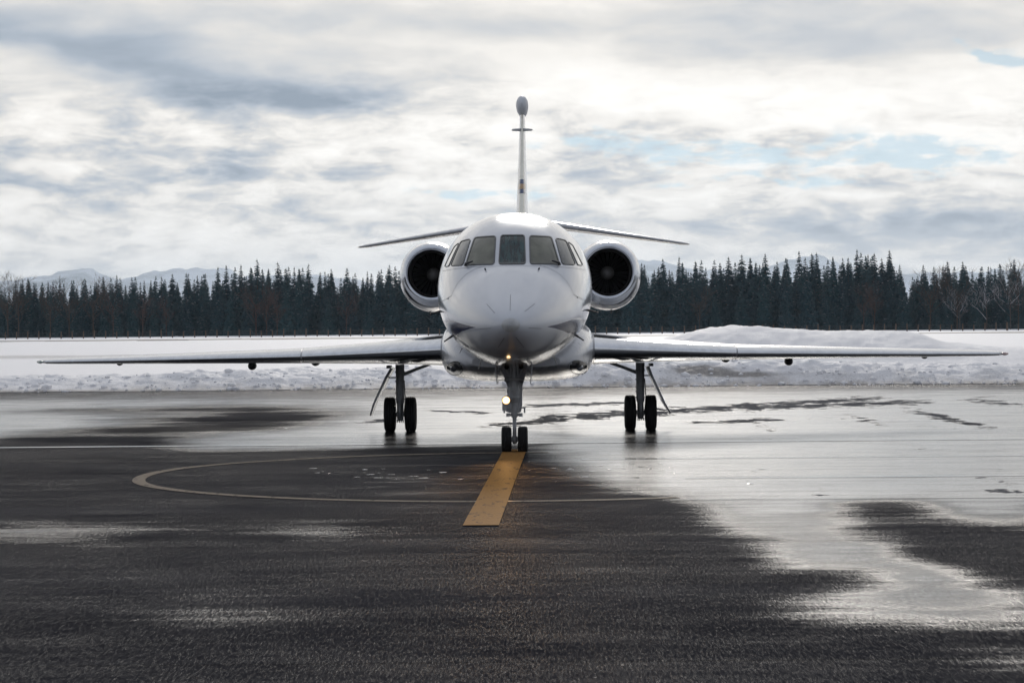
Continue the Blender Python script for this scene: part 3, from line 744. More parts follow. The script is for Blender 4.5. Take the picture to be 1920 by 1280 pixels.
# wings
def airfoil(n=22):
    xs_ = (1-np.cos(np.linspace(0, math.pi, n)))/2
    yt = 5*(.2969*np.sqrt(xs_)-.126*xs_-.3516*xs_**2+.2843*xs_**3-.1036*xs_**4)
    cam_ = .02*(1-(2*xs_-.9)**2)*1.0
    return xs_, yt, cam_*.6
ws = [  # lateral, LE s, z, chord, thickness, incidence degrees
    (1.05, 7.15, 1.455, 5.0, .118, 2.6), (2.4, 8.05, 1.425, 3.95, .105, 2.0), (3.93, 9.0, 1.390, 3.0, .095, 1.2), (6.6, 10.5, 1.355, 2.1, .088, .2),
    (8.9, 11.8, 1.325, 1.36, .083, -.6), (9.18, 12.0, 1.320, 1.14, .075, -.6), (9.33, 12.25, 1.315, .80, .06, -.6), (9.40, 12.6, 1.312, .35, .04, -.6)]
wl = np.array(ws)
def wing_sec(a, x0=0, x1=1, up=True, grow=0.0):
    _, le, z, c, th, inc = [float(np.interp(a, wl[:, 0], wl[:, i])) for i in range(6)]
    xs_, yt, cm = airfoil(40)
    loop = [(x, cm_+y*th) for x, y, cm_ in zip(xs_[::-1], yt[::-1], cm[::-1])] + [(x, cm_-y*th) for x, y, cm_ in zip(xs_[1:], yt[1:], cm[1:])]
    loop = [q for q in loop if x0-1e-6 <= q[0] <= x1+1e-6]
    pts = []
    ci, si = math.cos(R(inc)), math.sin(R(inc))
    for x, y in loop:
        X_, Y_ = (x-.0)*c, y*c
        if grow:
            X_ -= grow*max(0, 1-x/.12); Y_ += math.copysign(grow, y)*1.0
        pts.append((le + X_*ci + Y_*si, z + Y_*ci - X_*si + .4*c*si))
    return pts
def loft_wing(name, side, a0, a1, n, m, x1=1.0, grow=0.0, parent=jet, capend=True):
    al = sorted(set(list(np.linspace(a0, a1, n)) + [w[0] for w in ws if a0 < w[0] < a1])); V = []; k = None
    for a in al:
        p = wing_sec(a, 0, x1, True, grow); k = len(p); V += [P(side*a, s, z) for s, z in p]
    f = grid_faces(len(al), k, x1 > .99)
    if side > 0: f = f[:, ::-1]
    b_ = MB().add(V, [tuple(int(i) for i in q) for q in f], 0, True)
    if capend: b_.add(V[-k:], [tuple(range(k))]); b_.add(V[:k], [tuple(range(k))])
    return b_.build(name, M[m], parent)
for k in (1, -1):
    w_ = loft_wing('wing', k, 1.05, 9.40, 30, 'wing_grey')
    loft_wing('slat', k, 1.33, 3.90, 14, 'polished_metal', .14, .006, w_)
    loft_wing('slat', k, 3.93, 9.16, 22, 'polished_metal', .15, .006, w_)
    def under(a, xf):
        p = wing_sec(a); le, te = min(q[0] for q in p), max(q[0] for q in p); s = le+(te-le)*xf
        lo = min((q for q in p if abs(q[0]-s) < .16), key=lambda q: q[1]); return s, lo[1]
    # underwing fairings and vents
    for a, xf, r_, ln, dz in ((4.98, .35, .078, .36, .07), (3.85, .70, .085, .55, .03), (7.75, .60, .065, .30, .02)):
        s, z = under(a, xf); f_ = MB()
        f_.lathe([(-ln*.5, .001), (-ln*.46, r_*.55), (-ln*.36, r_*.85), (-ln*.2, r_), (ln*.1, r_*.95), (ln*.4, r_*.4), (ln*.5, .001)], P(k*a, s, z-dz+.02), (0, 1, .0), 20)
        if a == 4.98: f_.tube([P(k*a, s, z-.06), P(k*a, s, z+.03)], [.03, .05], 10)
        f_.build('underwing_fairing', M['dark_metal'], w_)
    p = wing_sec(9.2); q = min(p)
    MB().lathe([(-.10, .001), (-.085, .018), (-.03, .030), (.06, .032), (.2, .02)], P(k*9.27, q[0]+.07, q[1]), (k*.55, 1, 0), 14).build('navigation_light', M['red_lens' if k > 0 else 'green_lens'], w_)
    for a in (8.2, 8.9): 
        p = wing_sec(a); q = max(p); MB().tube([P(k*a, q[0]-.02, q[1]), P(k*a, q[0]+.18, q[1]-.01)], .004, 6).build('static_wick', M['dark_metal'], w_)
    # flap hinge bay, visible as the dark underside near the gear
    b_ = MB()
    for i in range(9):
        pass

# tailplane, set part way up the fin
for k in (1, -1):
    st = [(.05, 16.2, 4.13, 2.1, .10), (1.2, 17.0, 3.985, 1.65, .095), (3.45, 18.5, 3.70, .88, .085), (3.60, 18.65, 3.682, .62, .07), (3.66, 18.85, 3.675, .25, .05)]
    xs_, yt, _ = airfoil(26); V = []; kk = 2*26-1
    for a, le, z, c, th in st:
        for x, y in [(x, y) for x, y in zip(xs_[::-1], yt[::-1])] + [(x, -y) for x, y in zip(xs_[1:], yt[1:])]: V.append(P(k*a, le+x*c, z+y*th*c))
    f = grid_faces(len(st), kk, True); f = f[:, ::-1] if k > 0 else f
    tp = MB().add(V, [tuple(int(i) for i in q) for q in f], 0, True).add(V[-kk:], [tuple(range(kk))]).build('tailplane', M['white_paint'], jet)
    V = []
    for a, le, z, c, th in st[:4]:
        for x, y in [(x, y) for x, y in zip(xs_[::-1], yt[::-1]) if x < .12] + [(x, -y) for x, y in zip(xs_[1:], yt[1:]) if x < .12]: V.append(P(k*a, le+x*c-.006*(1-x/.12), z+y*th*c+math.copysign(.004, y)))
    kk = len(V)//4; f = grid_faces(4, kk)
    MB().add(V, [tuple(int(i) for i in q) for q in f], 0, True).build('leading_edge', M['white_paint'], tp)
    MB().box(P(k*2.35, 18.15, 3.87), (.09, .3, .03)).build('vortex_fence', M['wing_grey'], tp)

# fin
fin_z = [3.45, 3.75, 4.0, 4.3, 5.0, 6.0, 6.55]
fin_le = [12.9, 14.3, 15.0, 15.45, 16.3, 17.55, 18.2]
fin_w = [.40, .36, .31, .25, .195, .135, .11]
fin_c = [6.5, 5.2, 4.4, 3.9, 3.2, 2.5, 2.2]
def fin_sec(z, x1=1.0, grow=0.0):
    le, w_, c = (float(pchip(fin_z, q, z)) for q in (fin_le, fin_w, fin_c))
    xs_, yt, _ = airfoil(30); o_ = []
    pr = [(x, y) for x, y in zip(xs_[::-1], yt[::-1]) if x <= x1] + [(x, -y) for x, y in zip(xs_[1:], yt[1:]) if x <= x1]
    return [P(y*w_*1.0 + (math.copysign(grow, y) if grow else 0), le + x*c - grow, z) for x, y in pr]
zs = np.linspace(3.45, 6.56, 40); V = []; kk = 0
for z in zs: p = fin_sec(z); kk = len(p); V += p
fin = MB().add(V, [tuple(int(i) for i in q) for q in grid_faces(40, kk, True)], 0, True).add(V[-kk:], [tuple(range(kk))]).build('fin', M['fin_white_lifted'], jet)
def fin_band(name, z0, z1, m, x1, grow):
    V = []; n = max(2, int((z1-z0)/.08))
    for z in np.linspace(z0, z1, n+1): p = fin_sec(z, x1, grow); kk = len(p); V += p
    MB().add(V, [tuple(int(i) for i in q) for q in grid_faces(n+1, kk)], 0, True).build(name, M[m], fin)
fin_band('leading_edge', 3.8, 6.54, 'cream_strip', .03, .004)
zb = [Z(y, 16.2) for y in (364, 355.5, 345, 336)]
fin_band('stripe', zb[0], zb[1], 'navy_paint', .10, .007); fin_band('stripe', zb[1]+.002, zb[2], 'tan_paint', .10, .007); fin_band('stripe', zb[2]+.002, zb[3], 'navy_paint', .10, .007)
# bullet fairing at the top of the fin
bs = [17.75, 17.78, 17.86, 18.0, 18.2, 18.6, 19.4, 20.0, 20.4]; br = [.004, .055, .095, .122, .132, .132, .11, .06, .01]
V = []
for s, r_ in zip(bs, br):
    for i in range(40):
        g = 2*math.pi*i/40; cz = math.cos(g); V.append(P(r_*math.sin(g), s, 6.715 + cz*r_*(1.50 if cz > 0 else 1.65)))
bo = MB().add(V, [tuple(int(i) for i in q) for q in grid_faces(len(bs), 40, True)[:, ::-1]], 0, True).build('fin_fairing', M['radome_grey'], fin)
for k in (1, -1):
    m_ = MB(); zz = Z(244.5, 17.8)
    m_.tube([P(k*.03, 17.75, zz), P(k*.12, 17.8, zz+.005), P(k*.20, 17.9, zz+.012), P(k*.222, 18.0, zz+.014)], [.034, .030, .026, .008], 10); m_.build('antenna_stub', M['wing_grey'], fin)

# engines
for k in (1, -1):
    ca, cz = k*1.685, 2.90
    eng = empty('engine', P(ca, 11.6, cz), 0, jet)
    prof = [(0.0, .425), (-.05, .447), (-.075, .47), (-.08, .49), (-.07, .512), (-.03, .545), (.05, .575)]
    m_ = MB()
    def nac(prof_, m_, cz0=.0):
        n = 72; V = []
        for h, r_ in prof_:
            for i in range(n):
                g = 2*math.pi*i/n; sn, cs = math.sin(g), math.cos(g)
                grow_ = max(0, min(1, (r_-.47)/.15))
                # the cowl bulges downwards below the inlet
                rr = r_ + (.05*grow_*(-cs if cs < 0 else 0)) + .035*grow_*(cs if cs > 0 else 0)*0
                V.append((rr*sn, h, rr*cs + .04 - .04*grow_*(0 if cs > 0 else 1)))
        m_.add(V, [tuple(int(i) for i in q) for q in grid_faces(len(prof_), n, True)[:, ::-1]], 0, True); return m_
    nac(prof, m_).build('inlet_lip', M['polished_metal'], eng)
    nac([(.045, .573), (.3, .615), (.8, .635), (1.5, .63), (2.3, .56), (3.0, .46), (3.2, .42)], MB()).build('nacelle', M['white_paint'], eng)
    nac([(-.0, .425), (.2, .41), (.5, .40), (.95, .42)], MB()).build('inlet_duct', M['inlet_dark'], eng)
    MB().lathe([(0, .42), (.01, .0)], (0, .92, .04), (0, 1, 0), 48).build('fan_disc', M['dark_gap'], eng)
    for i in range(24):
        g = 2*math.pi*i/24; u_ = Vector((math.sin(g), 0, math.cos(g))); t_ = Vector((math.cos(g), 0, -math.sin(g)))
        v = []
        for r_, tw, cw in ((.11, .25, .09), (.26, .6, .11), (.40, .9, .10)):
            for sgn in (-1, 1): v.append(u_*r_ + (t_*math.sin(tw)+Vector((0, 1, 0))*math.cos(tw))*cw*.5*sgn + Vector((0, .84, .04)))
        if i == 0 or True: MB().add(v, [(0, 1, 3, 2), (2, 3, 5, 4)], 0, True).build('fan_blade', M['fan_titanium'], eng)
    MB().lathe([(0, .001), (.012, .03), (.05, .065), (.12, .105), (.2, .13), (.28, .135)], (0, .60, .04), (0, 1, 0), 32).build('spinner', M['spinner_grey'], eng)
    for a, z in ((.42*k, -.43), (-.18*k, -.56)):
        MB().lathe([(0, .022), (.004, .022), (.004, 0)], (a, .12, z), (a, -.6, z), 14).build('drain_port', M['dark_gap'], eng)
    MB().tube([(.06*k, .6, -.60), (.06*k, .62, -.72), (.06*k, .68, -.74)], [.02, .014, .010], 8).build('drain_mast', M['dark_metal'], eng)
    # pylon
    V = []
    for a, th in ((-.9*k, .20), (-.5*k, .17)):
        for x, y in [(0, 0), (.15, .5), (.5, .8), (1.6, .9), (2.6, .3), (2.9, 0), (2.6, -.3), (1.6, -.9), (.5, -.8), (.15, -.5)]: V.append((a, x+.2, y*th+.02))
    MB().add(V, [(i, (i+1) % 10, 10+(i+1) % 10, 10+i) for i in range(10)], 0, True).build('pylon', M['white_paint'], eng)

# wheels and landing gear
def tyre(a, s, r_, w, parent, side=1):
    m_ = MB(); h = w/2; p = [(-h*.55, r_*.56), (-h*.85, r_*.62), (-h, r_*.76), (-h*.97, r_*.86), (-h*.86, r_*.935), (-h*.74, r_*.98)]
    for g in (-.34, -.115, .115, .34):
        p += [((g-.06)*w*.9, r_), ((g-.055)*w*.9, r_*.975), ((g+.055)*w*.9, r_*.975), ((g+.06)*w*.9, r_)]
    p = [q for q in p if abs(q[0]) <= h]; p += [(h*.74, r_*.98), (h*.86, r_*.935), (h*.97, r_*.86), (h, r_*.76), (h*.85, r_*.62), (h*.55, r_*.56)]
    m_.lathe(p, P(a, s, r_-.006), (1, 0, 0), 56); t_ = m_.build('tyre', M['rubber'], parent)
    r2 = MB(); r2.lathe([(-h*.5, .02), (-h*.5, r_*.25), (-h*.35, r_*.3), (-h*.35, r_*.5), (-h*.6, r_*.57), (h*.6, r_*.57), (h*.35, r_*.5), (h*.35, r_*.3), (h*.62, r_*.22), (h*.62, .02)], P(a, s, r_-.006), (1, 0, 0), 32, cap=True)
    r2.build('wheel_rim', M['gear_metal'], parent)
    return t_
ng = empty('nose_gear', P(0, 2.97, 0), 0, jet)
class Off:                                   # parts of a gear are given in jet coordinates and moved into the gear's own frame
    pass
def reparent(parent):
    for ch in [o for o in COL.objects if o.parent == parent]:
        if ch.type == 'MESH':
            ch.location = ch.location - parent.location
ngs = 2.97
K = lambda x: (x-963.5)/121.2
def NZ(y): return Z(y, ngs)
for k in (1, -1): tyre(k*.126, ngs, .205, .155, ng)
MB().tube([P(-.20, ngs, .20), P(.20, ngs, .20)], .030, 14).build('axle', M['gear_metal'], ng)
m_ = MB(); m_.tube([P(0, ngs, .13), P(0, ngs, .17), P(0, ngs, .24), P(0, ngs, .26)], [.03, .045, .045, .03], 14); m_.tube([P(0, ngs, .20), P(0, ngs, .52)], .030, 14); m_.build('fork', M['gear_metal'], ng)
MB().tube([P(0, ngs, .49), P(0, ngs, .53), P(0, ngs, .56), P(0, ngs, .80)], [.030, .032, .052, .052], 16).build('oleo_strut', M['gear_metal'], ng)
m_ = MB(); m_.tube([P(0, ngs, .77), P(0, ngs, .78), P(0, ngs, 1.10), P(0, ngs, 1.14)], [.06, .078, .078, .06], 18)
for z in (.86, .97, 1.06): m_.tube([P(0, ngs, z-.014), P(0, ngs, z+.014)], .087, 18)
m_.build('strut_cylinder', M['gear_metal'], ng)
m_ = MB(); m_.tube([P(0, ngs, 1.10), P(0, ngs, 1.42)], .042, 12); m_.tube([P(.055, ngs-.03, 1.12), P(.055, ngs-.03, 1.42)], .016, 8); m_.tube([P(-.055, ngs-.03, 1.12), P(-.055, ngs-.03, 1.42)], .016, 8); m_.build('actuator', M['gear_metal'], ng)
for k in (1, -1):
    MB().tube([P(k*.05, ngs-.02, 1.15), P(k*.20, ngs+.05, 1.42)], .022, 10).build('drag_brace', M['gear_metal'], ng)
    m_ = MB(); m_.tube([P(k*.05, ngs, .58), P(k*.12, ngs-.03, .59)], .022, 10); m_.tube([P(k*.10, ngs-.03, .555), P(k*.10, ngs-.03, .61)], .03, 10)
    m_.tube([P(k*.06, ngs, .685), P(k*.155, ngs-.02, .69), P(k*.158, ngs-.02, .62)], .012, 8); m_.tube([P(k*.158, ngs-.02, .70), P(k*.158, ngs-.02, .61)], .013, 8); m_.build('tow_lug', M['gear_metal'], ng)
    m_ = MB(); m_.tube([P(k*.035, ngs-.06, .52), P(k*.02, ngs-.15, .40), P(k*.02, ngs-.02, .24)], .014, 8)
    m_ = MB(); m_.lathe([(0, .035), (.02, .035), (.02, 0)], P(k*.115, ngs-.02, 1.32), (0, -1, 0), 16); m_.build('pivot', M['dark_gap'], ng)
    # bay doors hanging each side
    m_ = MB(); z0, z1 = 1.40, 1.07; x0, x1 = .285, .262
    prof = [(.22, 1.44), (.275, 1.405), (.288, 1.35), (.275, 1.2), (.262, 1.07)]
    v = []
    for a, z in prof:
        for ds in (-.42, .38): v.append(P(k*a, ngs+ds, z)); v.append(P(k*(a-.014), ngs+ds, z-.004))
    n = len(prof); f = []
    for i in range(n-1):
        b0, b1 = 4*i, 4*i+4; f += [(b0, b0+2, b1+2, b1), (b0+1, b1+1, b1+3, b0+3), (b0, b1, b1+1, b0+1), (b0+2, b0+3, b1+3, b1+2)]
    f += [(0, 1, 3, 2), (4*n-4, 4*n-2, 4*n-1, 4*n-3)]
    m_.add(v, f); m_.build('gear_door', M['wing_grey'], ng)
    MB().tube([P(k*.27, ngs-.2, 1.36), P(k*.24, ngs-.2, 1.30), P(k*.25, ngs-.2, 1.24)], .012, 8).build('door_link', M['gear_metal'], ng)
# wheel-bay frame and the rear door carried on the leg
m_ = MB(); m_.box(P(0, ngs+.02, 1.425), (.56, .8, .04)); m_.build('bay_frame', M['dark_metal'], ng)
v = []
for y in (ngs+.16, ngs+.185):
    v += [P(a, y, z) for a, z in ((-.205, 1.38), (.205, 1.38), (.21, 1.30), (.125, 1.02), (.120, .73), (.10, .62), (.06, .60), (-.06, .60), (-.14, .63), (-.145, .74), (-.12, .80), (-.105, 1.0), (-.205, 1.30))]
n = 13
MB().add(v, [tuple(range(n-1, -1, -1)), tuple(range(n, 2*n))] + [(i, (i+1) % n, n+(i+1) % n, n+i) for i in range(n)]).build('leg_door', M['wing_grey'], ng)
m_ = MB()
for k in (1, -1):
    m_.lathe([(0, .042), (.02, .042), (.02, 0)], P(k*.115, ngs+.14, 1.12), (0, -1, 0), 14)
    m_.tube([P(k*.04, ngs-.06, 1.16), P(k*.13, ngs-.03, 1.11)], .018, 8)
m_.tube([P(-.09, ngs-.06, 1.13), P(.09, ngs-.06, 1.13)], .022, 10); m_.tube([P(-.06, ngs-.075, 1.04), P(-.11, ngs-.06, .96), P(-.07, ngs-.06, .84)], .010, 6)
m_.tube([P(.07, ngs-.07, 1.10), P(.10, ngs-.04, .95), P(.09, ngs, .80), P(.05, ngs-.03, .62)], .009, 6)
m_.build('steering_unit', M['gear_metal'], ng)
lx, lz = K(948.5), NZ(749.5)
tl = MB(); tl.lathe([(0, .052), (-.01, .062), (.02, .066), (.06, .062), (.11, .035), (.12, .0)], P(lx, ngs-.16, lz), (0, 1, 0), 28); tl = tl.build('taxi_light', M['gear_metal'], ng)
MB().lathe([(-.001, .045), (-.002, .060)], P(lx, ngs-.168, lz), (0, 1, 0), 28).build('lens_ring', M['lamp_rim'], tl)
MB().lathe([(-.006, .0), (-.004, .03), (0, .048)], P(lx, ngs-.165, lz), (0, 1, 0), 28).build('lens', M['lamp_glow'], tl)
MB().tube([P(lx, ngs-.09, lz), P(-.03, ngs-.05, lz+.02)], .02, 8).build('light_bracket', M['gear_metal'], tl)
MB().tube([P(lx-.03, ngs-.06, lz-.04), P(lx-.03, ngs-.05, lz-.16)], .035, 10).build('light_motor', M['gear_metal'], tl)
sp_d = bpy.data.lights.new('taxi_lamp', 'SPOT'); sp_d.energy = 75; sp_d.color = (1.0, .52, .17); sp_d.spot_size = R(34); sp_d.spot_blend = .8; sp_d.shadow_soft_size = .05
sp = bpy.data.objects.new('taxi_lamp', sp_d); COL.objects.link(sp); sp.parent = jet; sp.location = P(lx, ngs-.20, lz)
sp.rotation_euler = Vector((0, 1, .085)).to_track_quat('Z', 'Y').to_euler()

for k in (1, -1):
    ms = 10.37; ca = k*2.225
    mg = empty('main_gear', P(ca, ms, 0), 0, jet)
    for q in (-.192, .192): tyre(ca+q, ms, .325, .205, mg)
    MB().tube([P(ca-.27, ms, .32), P(ca+.27, ms, .32)], .045, 14).build('axle', M['gear_metal'], mg)
    for q in (-.11, .11): MB().lathe([(-.03, .05), (-.03, .16), (.03, .16), (.03, .05)], P(ca+q, ms, .32), (1, 0, 0), 24, cap=True).build('brake_pack', M['dark_metal'], mg)
    MB().tube([P(ca, ms, .20), P(ca, ms, .24), P(ca, ms, .55)], [.05, .062, .062], 16).build('piston', M['gear_metal'], mg)
    m_ = MB(); m_.tube([P(ca, ms, .52), P(ca, ms, .54), P(ca, ms, 1.0), P(ca, ms, 1.24)], [.07, .078, .078, .085], 18)
    for z in (.60, .71, .93, 1.10): m_.tube([P(ca, ms, z-.012), P(ca, ms, z+.012)], .092, 18)
    m_.build('strut', M['gear_metal'], mg)
    m_ = MB(); m_.lathe([(0, .045), (.03, .045), (.03, .02), (.035, 0)], P(ca, ms-.07, .50), (0, -1, 0), 16); m_.tube([P(ca, ms-.05, .55), P(ca, ms-.22, .42), P(ca, ms-.05, .26)], .028, 8); m_.build('torque_link', M['gear_metal'], mg)
    MB().tube([P(ca-k*.02, ms, 1.04), P(ca-k*.30, ms+.02, 1.15), P(ca-k*.55, ms+.05, 1.24)], [.036, .030, .030], 10).build('side_brace', M['gear_metal'], mg)
    m_ = MB()
    for q in (-.05, -.015, .02, .055): m_.tube([P(ca+q, ms-.06, .22), P(ca+q, ms-.07, .17)], .012, 6)
    m_.tube([P(ca+.08, ms-.06, .95), P(ca+.10, ms-.07, .60), P(ca+.07, ms-.07, .30)], .010, 6); m_.build('brake_line', M['dark_metal'], mg)
    # door leaning outwards, seen edge on
    a0, z0, a1, z1 = ca+k*.13, 1.18, ca+k*.545, .30
    d_ = Vector((a1-a0, 0, z1-z0)).normalized(); nn = Vector((d_.z, 0, -d_.x))
    v = []
    for f_, (y0, y1) in ((0, (-.38, .42)), (.2, (-.44, .45)), (.75, (-.42, .40)), (.95, (-.24, .22)), (1.0, (-.12, .10))):
        c = Vector((a0, 0, z0))+Vector((a1-a0, 0, z1-z0))*f_; th = .016 + .010*(1-f_)
        for y in (y0, y1):
            for sgn in (-1, 1): 
                q = c+nn*th*sgn + nn*.03*math.sin(f_*3.1); v.append(P(q.x, ms+y, q.z))
    f = []
    for i in range(4):
        b0, b1 = 4*i, 4*i+4; f += [(b0, b0+2, b1+2, b1), (b0+1, b1+1, b1+3, b0+3), (b0, b1, b1+1, b0+1), (b0+2, b0+3, b1+3, b1+2)]
    f += [(0, 1, 3, 2), (16, 18, 19, 17)]
    MB().add(v, f).build('gear_door', M['wing_grey'], mg)  # grey paint puts the door's backlit shade into its colour
    MB().tube([P(ca+k*.06, ms, 1.0), P(ca+k*.22, ms, 1.0)], .012, 8).build('door_link', M['gear_metal'], mg)
    MB().box(P(ca+k*.20, ms, 1.20), (.07, .5, .05)).build('door_hinge', M['dark_metal'], mg)
for o in list(COL.objects):
    if o.parent and o.parent.name.split('.')[0] in ('nose_gear', 'main_gear'): o.location = -o.parent.location
for o in list(COL.objects):                      # the nacelles already sit in their own frame
    pass

# ------------------------------------------------------------------ fence
fence = empty('wire_fence', (0, 620, float(ground_z(620))))
tag(fence, 'long fence of thin wooden posts and wire in front of the forest', 'fence')
pm = MB(); pm.tube([(0, 0, -.4), (0, 0, 1.85)], .16, 6); pbase = None
xs_f = (10.4-960 + 20.87*np.arange(-8, 100))/F*620
for i, xq in enumerate(xs_f):
    lo = (float(xq), 0, float(field_z(np.array(float(xq)), np.array(620.)) - ground_z(620)))
    if pbase is None: pbase = pm.build('post', M['post_wood'], fence, lo); o = pbase
    else: o = pbase.copy(); COL.objects.link(o); o.location = lo
    o.rotation_euler = (rng.uniform(-.03, .03), rng.uniform(-.03, .03), rng.uniform(0, 3)); o.scale = (1, 1, rng.uniform(.85, 1.15))
    if i == 98: o.scale = (1.7, 1.7, 1.15)
for z in (.4, .8, 1.2, 1.6):
    MB().tube([(float(q), .06, z) for q in np.linspace(-150, 150, 60)], .012, 4).build('wire', M['wire'], fence)

# ------------------------------------------------------------------ trees
def spruce_mesh(seed, H=20.0, Rb=2.7, snow=.05, ragged=.25):
    r = random.Random(seed); mb = MB(); z = H*.03; 
    while z < H*.985:
        f = z/H; L = Rb*(1-f)**.86 + .12; n = max(5, int(11*(1-f)+5)); ph = r.uniform(0, 6.28)
        for i in range(n):
            if r.random() < ragged*.35: continue
            g = ph + 2*math.pi*i/n + r.uniform(-.3, .3); l = L*r.uniform(.62, 1.12)*(1+ragged*r.uniform(-.3, .3))
            u = Vector((math.cos(g), math.sin(g), 0)); t = Vector((-u.y, u.x, 0)); drop = (.18+.42*(1-f))*l*r.uniform(.6, 1.3)
            zb = z + r.uniform(-.2, .2)
            wd = .26*l + .10
            spine = [Vector((0, 0, zb)), u*l*.4 + Vector((0, 0, zb-drop*.25)), u*l*.75 + Vector((0, 0, zb-drop*.75)), u*l + Vector((0, 0, zb-drop*.85))]
            v = [spine[0]]; 
            for j, wj in ((1, 1.0), (2, .8)):
                hang = Vector((0, 0, -.22*l*r.uniform(.5, 1.2)))
                v += [spine[j]+t*wd*wj*r.uniform(.7, 1.3)+hang, spine[j], spine[j]-t*wd*wj*r.uniform(.7, 1.3)+hang]
            v.append(spine[3])
            mb.add(v, [(0, 1, 2), (0, 2, 3), (1, 4, 5, 2), (2, 5, 6, 3), (4, 7, 5), (5, 7, 6)], 0)
            # hanging twig curtains give the ragged edge
            for j in (1, 2):
                c = spine[j].lerp(spine[j+1], r.random()); w2 = .13*l+.05
                mb.add([c+t*w2, c-t*w2, c+u*.12*l+Vector((0, 0, -.30*l-.1))], [(0, 1, 2)], 0)
            if r.random() < snow*(2.4 if f < .65 else .8):
                c = spine[1].lerp(spine[2], r.random()*.9); q = .17*l+.13
                mb.add([c+t*q+Vector((0, 0, .04)), c+u*q*1.6+Vector((0, 0, -.02)), c-t*q+Vector((0, 0, .05)), c-u*q+Vector((0, 0, .10))], [(0, 1, 2, 3)], 1)
        z += H*.030*(1.15-.45*f)*r.uniform(.8, 1.2)
    mb.tube([(0, 0, H*.93), (0, 0, H)], [.05, .01], 4)
    for k in range(3):
        g = k*2.1; mb.add([(0, 0, H*1.0), (.22*math.cos(g), .22*math.sin(g), H*.955), (.22*math.cos(g+1), .22*math.sin(g+1), H*.955)], [(0, 1, 2)], 0)
    return mb
def mesh_of(mb, name, mats):
    me = bpy.data.meshes.new(name); me.from_pydata(mb.v, [], mb.f)
    for q in mats: me.materials.append(q)
    me.polygons.foreach_set('material_index', mb.mi); me.update(); return me
crowns = []
for i, (rb, sn, rg) in enumerate(((4.7, .05, .25), (4.2, .09, .35), (5.3, .06, .3), (3.9, .07, .5), (4.6, .24, .3), (4.4, .32, .35), (4.9, .13, .4), (3.7, .08, .35))):
    crowns.append((mesh_of(spruce_mesh(40+i, 20, rb, sn, rg), 'crown', [M['needles'], M['tree_snow']]), sn))
trunk_me = mesh_of(MB().tube([(0, 0, -.6), (0, 0, 6), (0, 0, 19)], [.30, .22, .04], 7), 'trunk', [M['bark']])
def bare_mesh(seed, H=15.0, spreadv=.55, thick=.17, levels=4, snow=.0):
    r = random.Random(seed); mb = MB(); tr = MB()
    tr.tube([(0, 0, -.5), (r.uniform(-.2, .2), 0, H*.25), (r.uniform(-.3, .3), r.uniform(-.2, .2), H*.55)], [thick, thick*.8, thick*.5], 6)
    def br(p, d, L, rd, lv):
        p1 = p + d*L*.5 + Vector((r.uniform(-.1, .1), r.uniform(-.1, .1), 0))*L*.3; p2 = p1 + (d+Vector((r.uniform(-.3, .3), r.uniform(-.3, .3), r.uniform(.0, .25)))).normalized()*L*.5
        mb.tube([p, p1, p2], [rd, rd*.75, rd*.45], 3, 1 if r.random() < snow else 0, cap=False)
        if lv == 0: return
        for q in range(r.choice((3, 4, 4))):
            s = p1 if r.random() < .45 else p2; a = Vector((r.uniform(-1, 1), r.uniform(-1, 1), r.uniform(-.1, .9))).normalized()
            br(s, (d*(1-spreadv)+a*spreadv).normalized(), L*r.uniform(.5, .75), max(rd*.5, .018), lv-1)
    for i in range(11):
        f = .2+.38*i/11; g = r.uniform(0, 6.28); d = Vector((math.cos(g)*spreadv*1.3, math.sin(g)*spreadv*1.3, r.uniform(.55, 1.0))).normalized()
        br(Vector((0, 0, H*f)), d, H*r.uniform(.16, .30), thick*.42, levels-1)
    return mb, tr
bares = []
for i, (m1, sn) in enumerate((('red_bark', 0), ('bark', 0), ('pale_bark', .35), ('pale_bark', .25))):
    a, b_ = bare_mesh(80+i, snow=sn, levels=4); bares.append((mesh_of(a, 'crown', [M[m1], M['tree_snow']]), mesh_of(b_, 'trunk', [M[m1]])))
sky_x = [-500, -200, 0, 60, 110, 150, 190, 240, 280, 330, 380, 430, 460, 500, 560, 590, 640, 700, 760, 800, 960, 1120, 1200, 1240, 1290, 1340, 1400, 1450, 1500, 1540, 1610, 1665, 1690, 1715, 1740, 1785, 1830, 1880, 1920, 2100, 2400]
sky_y = [520, 520, 524, 522, 526, 520, 517, 513, 512, 510, 506, 498, 490, 490, 494, 503, 508, 500, 488, 486, 492, 495, 484, 490, 485, 484, 478, 476, 476, 468, 470, 468, 486, 502, 500, 488, 498, 482, 494, 490, 495]
def skyline(px): return float(np.interp(px, sky_x, sky_y)) - 1.0 + .00873*(px-960)
LABELS = []
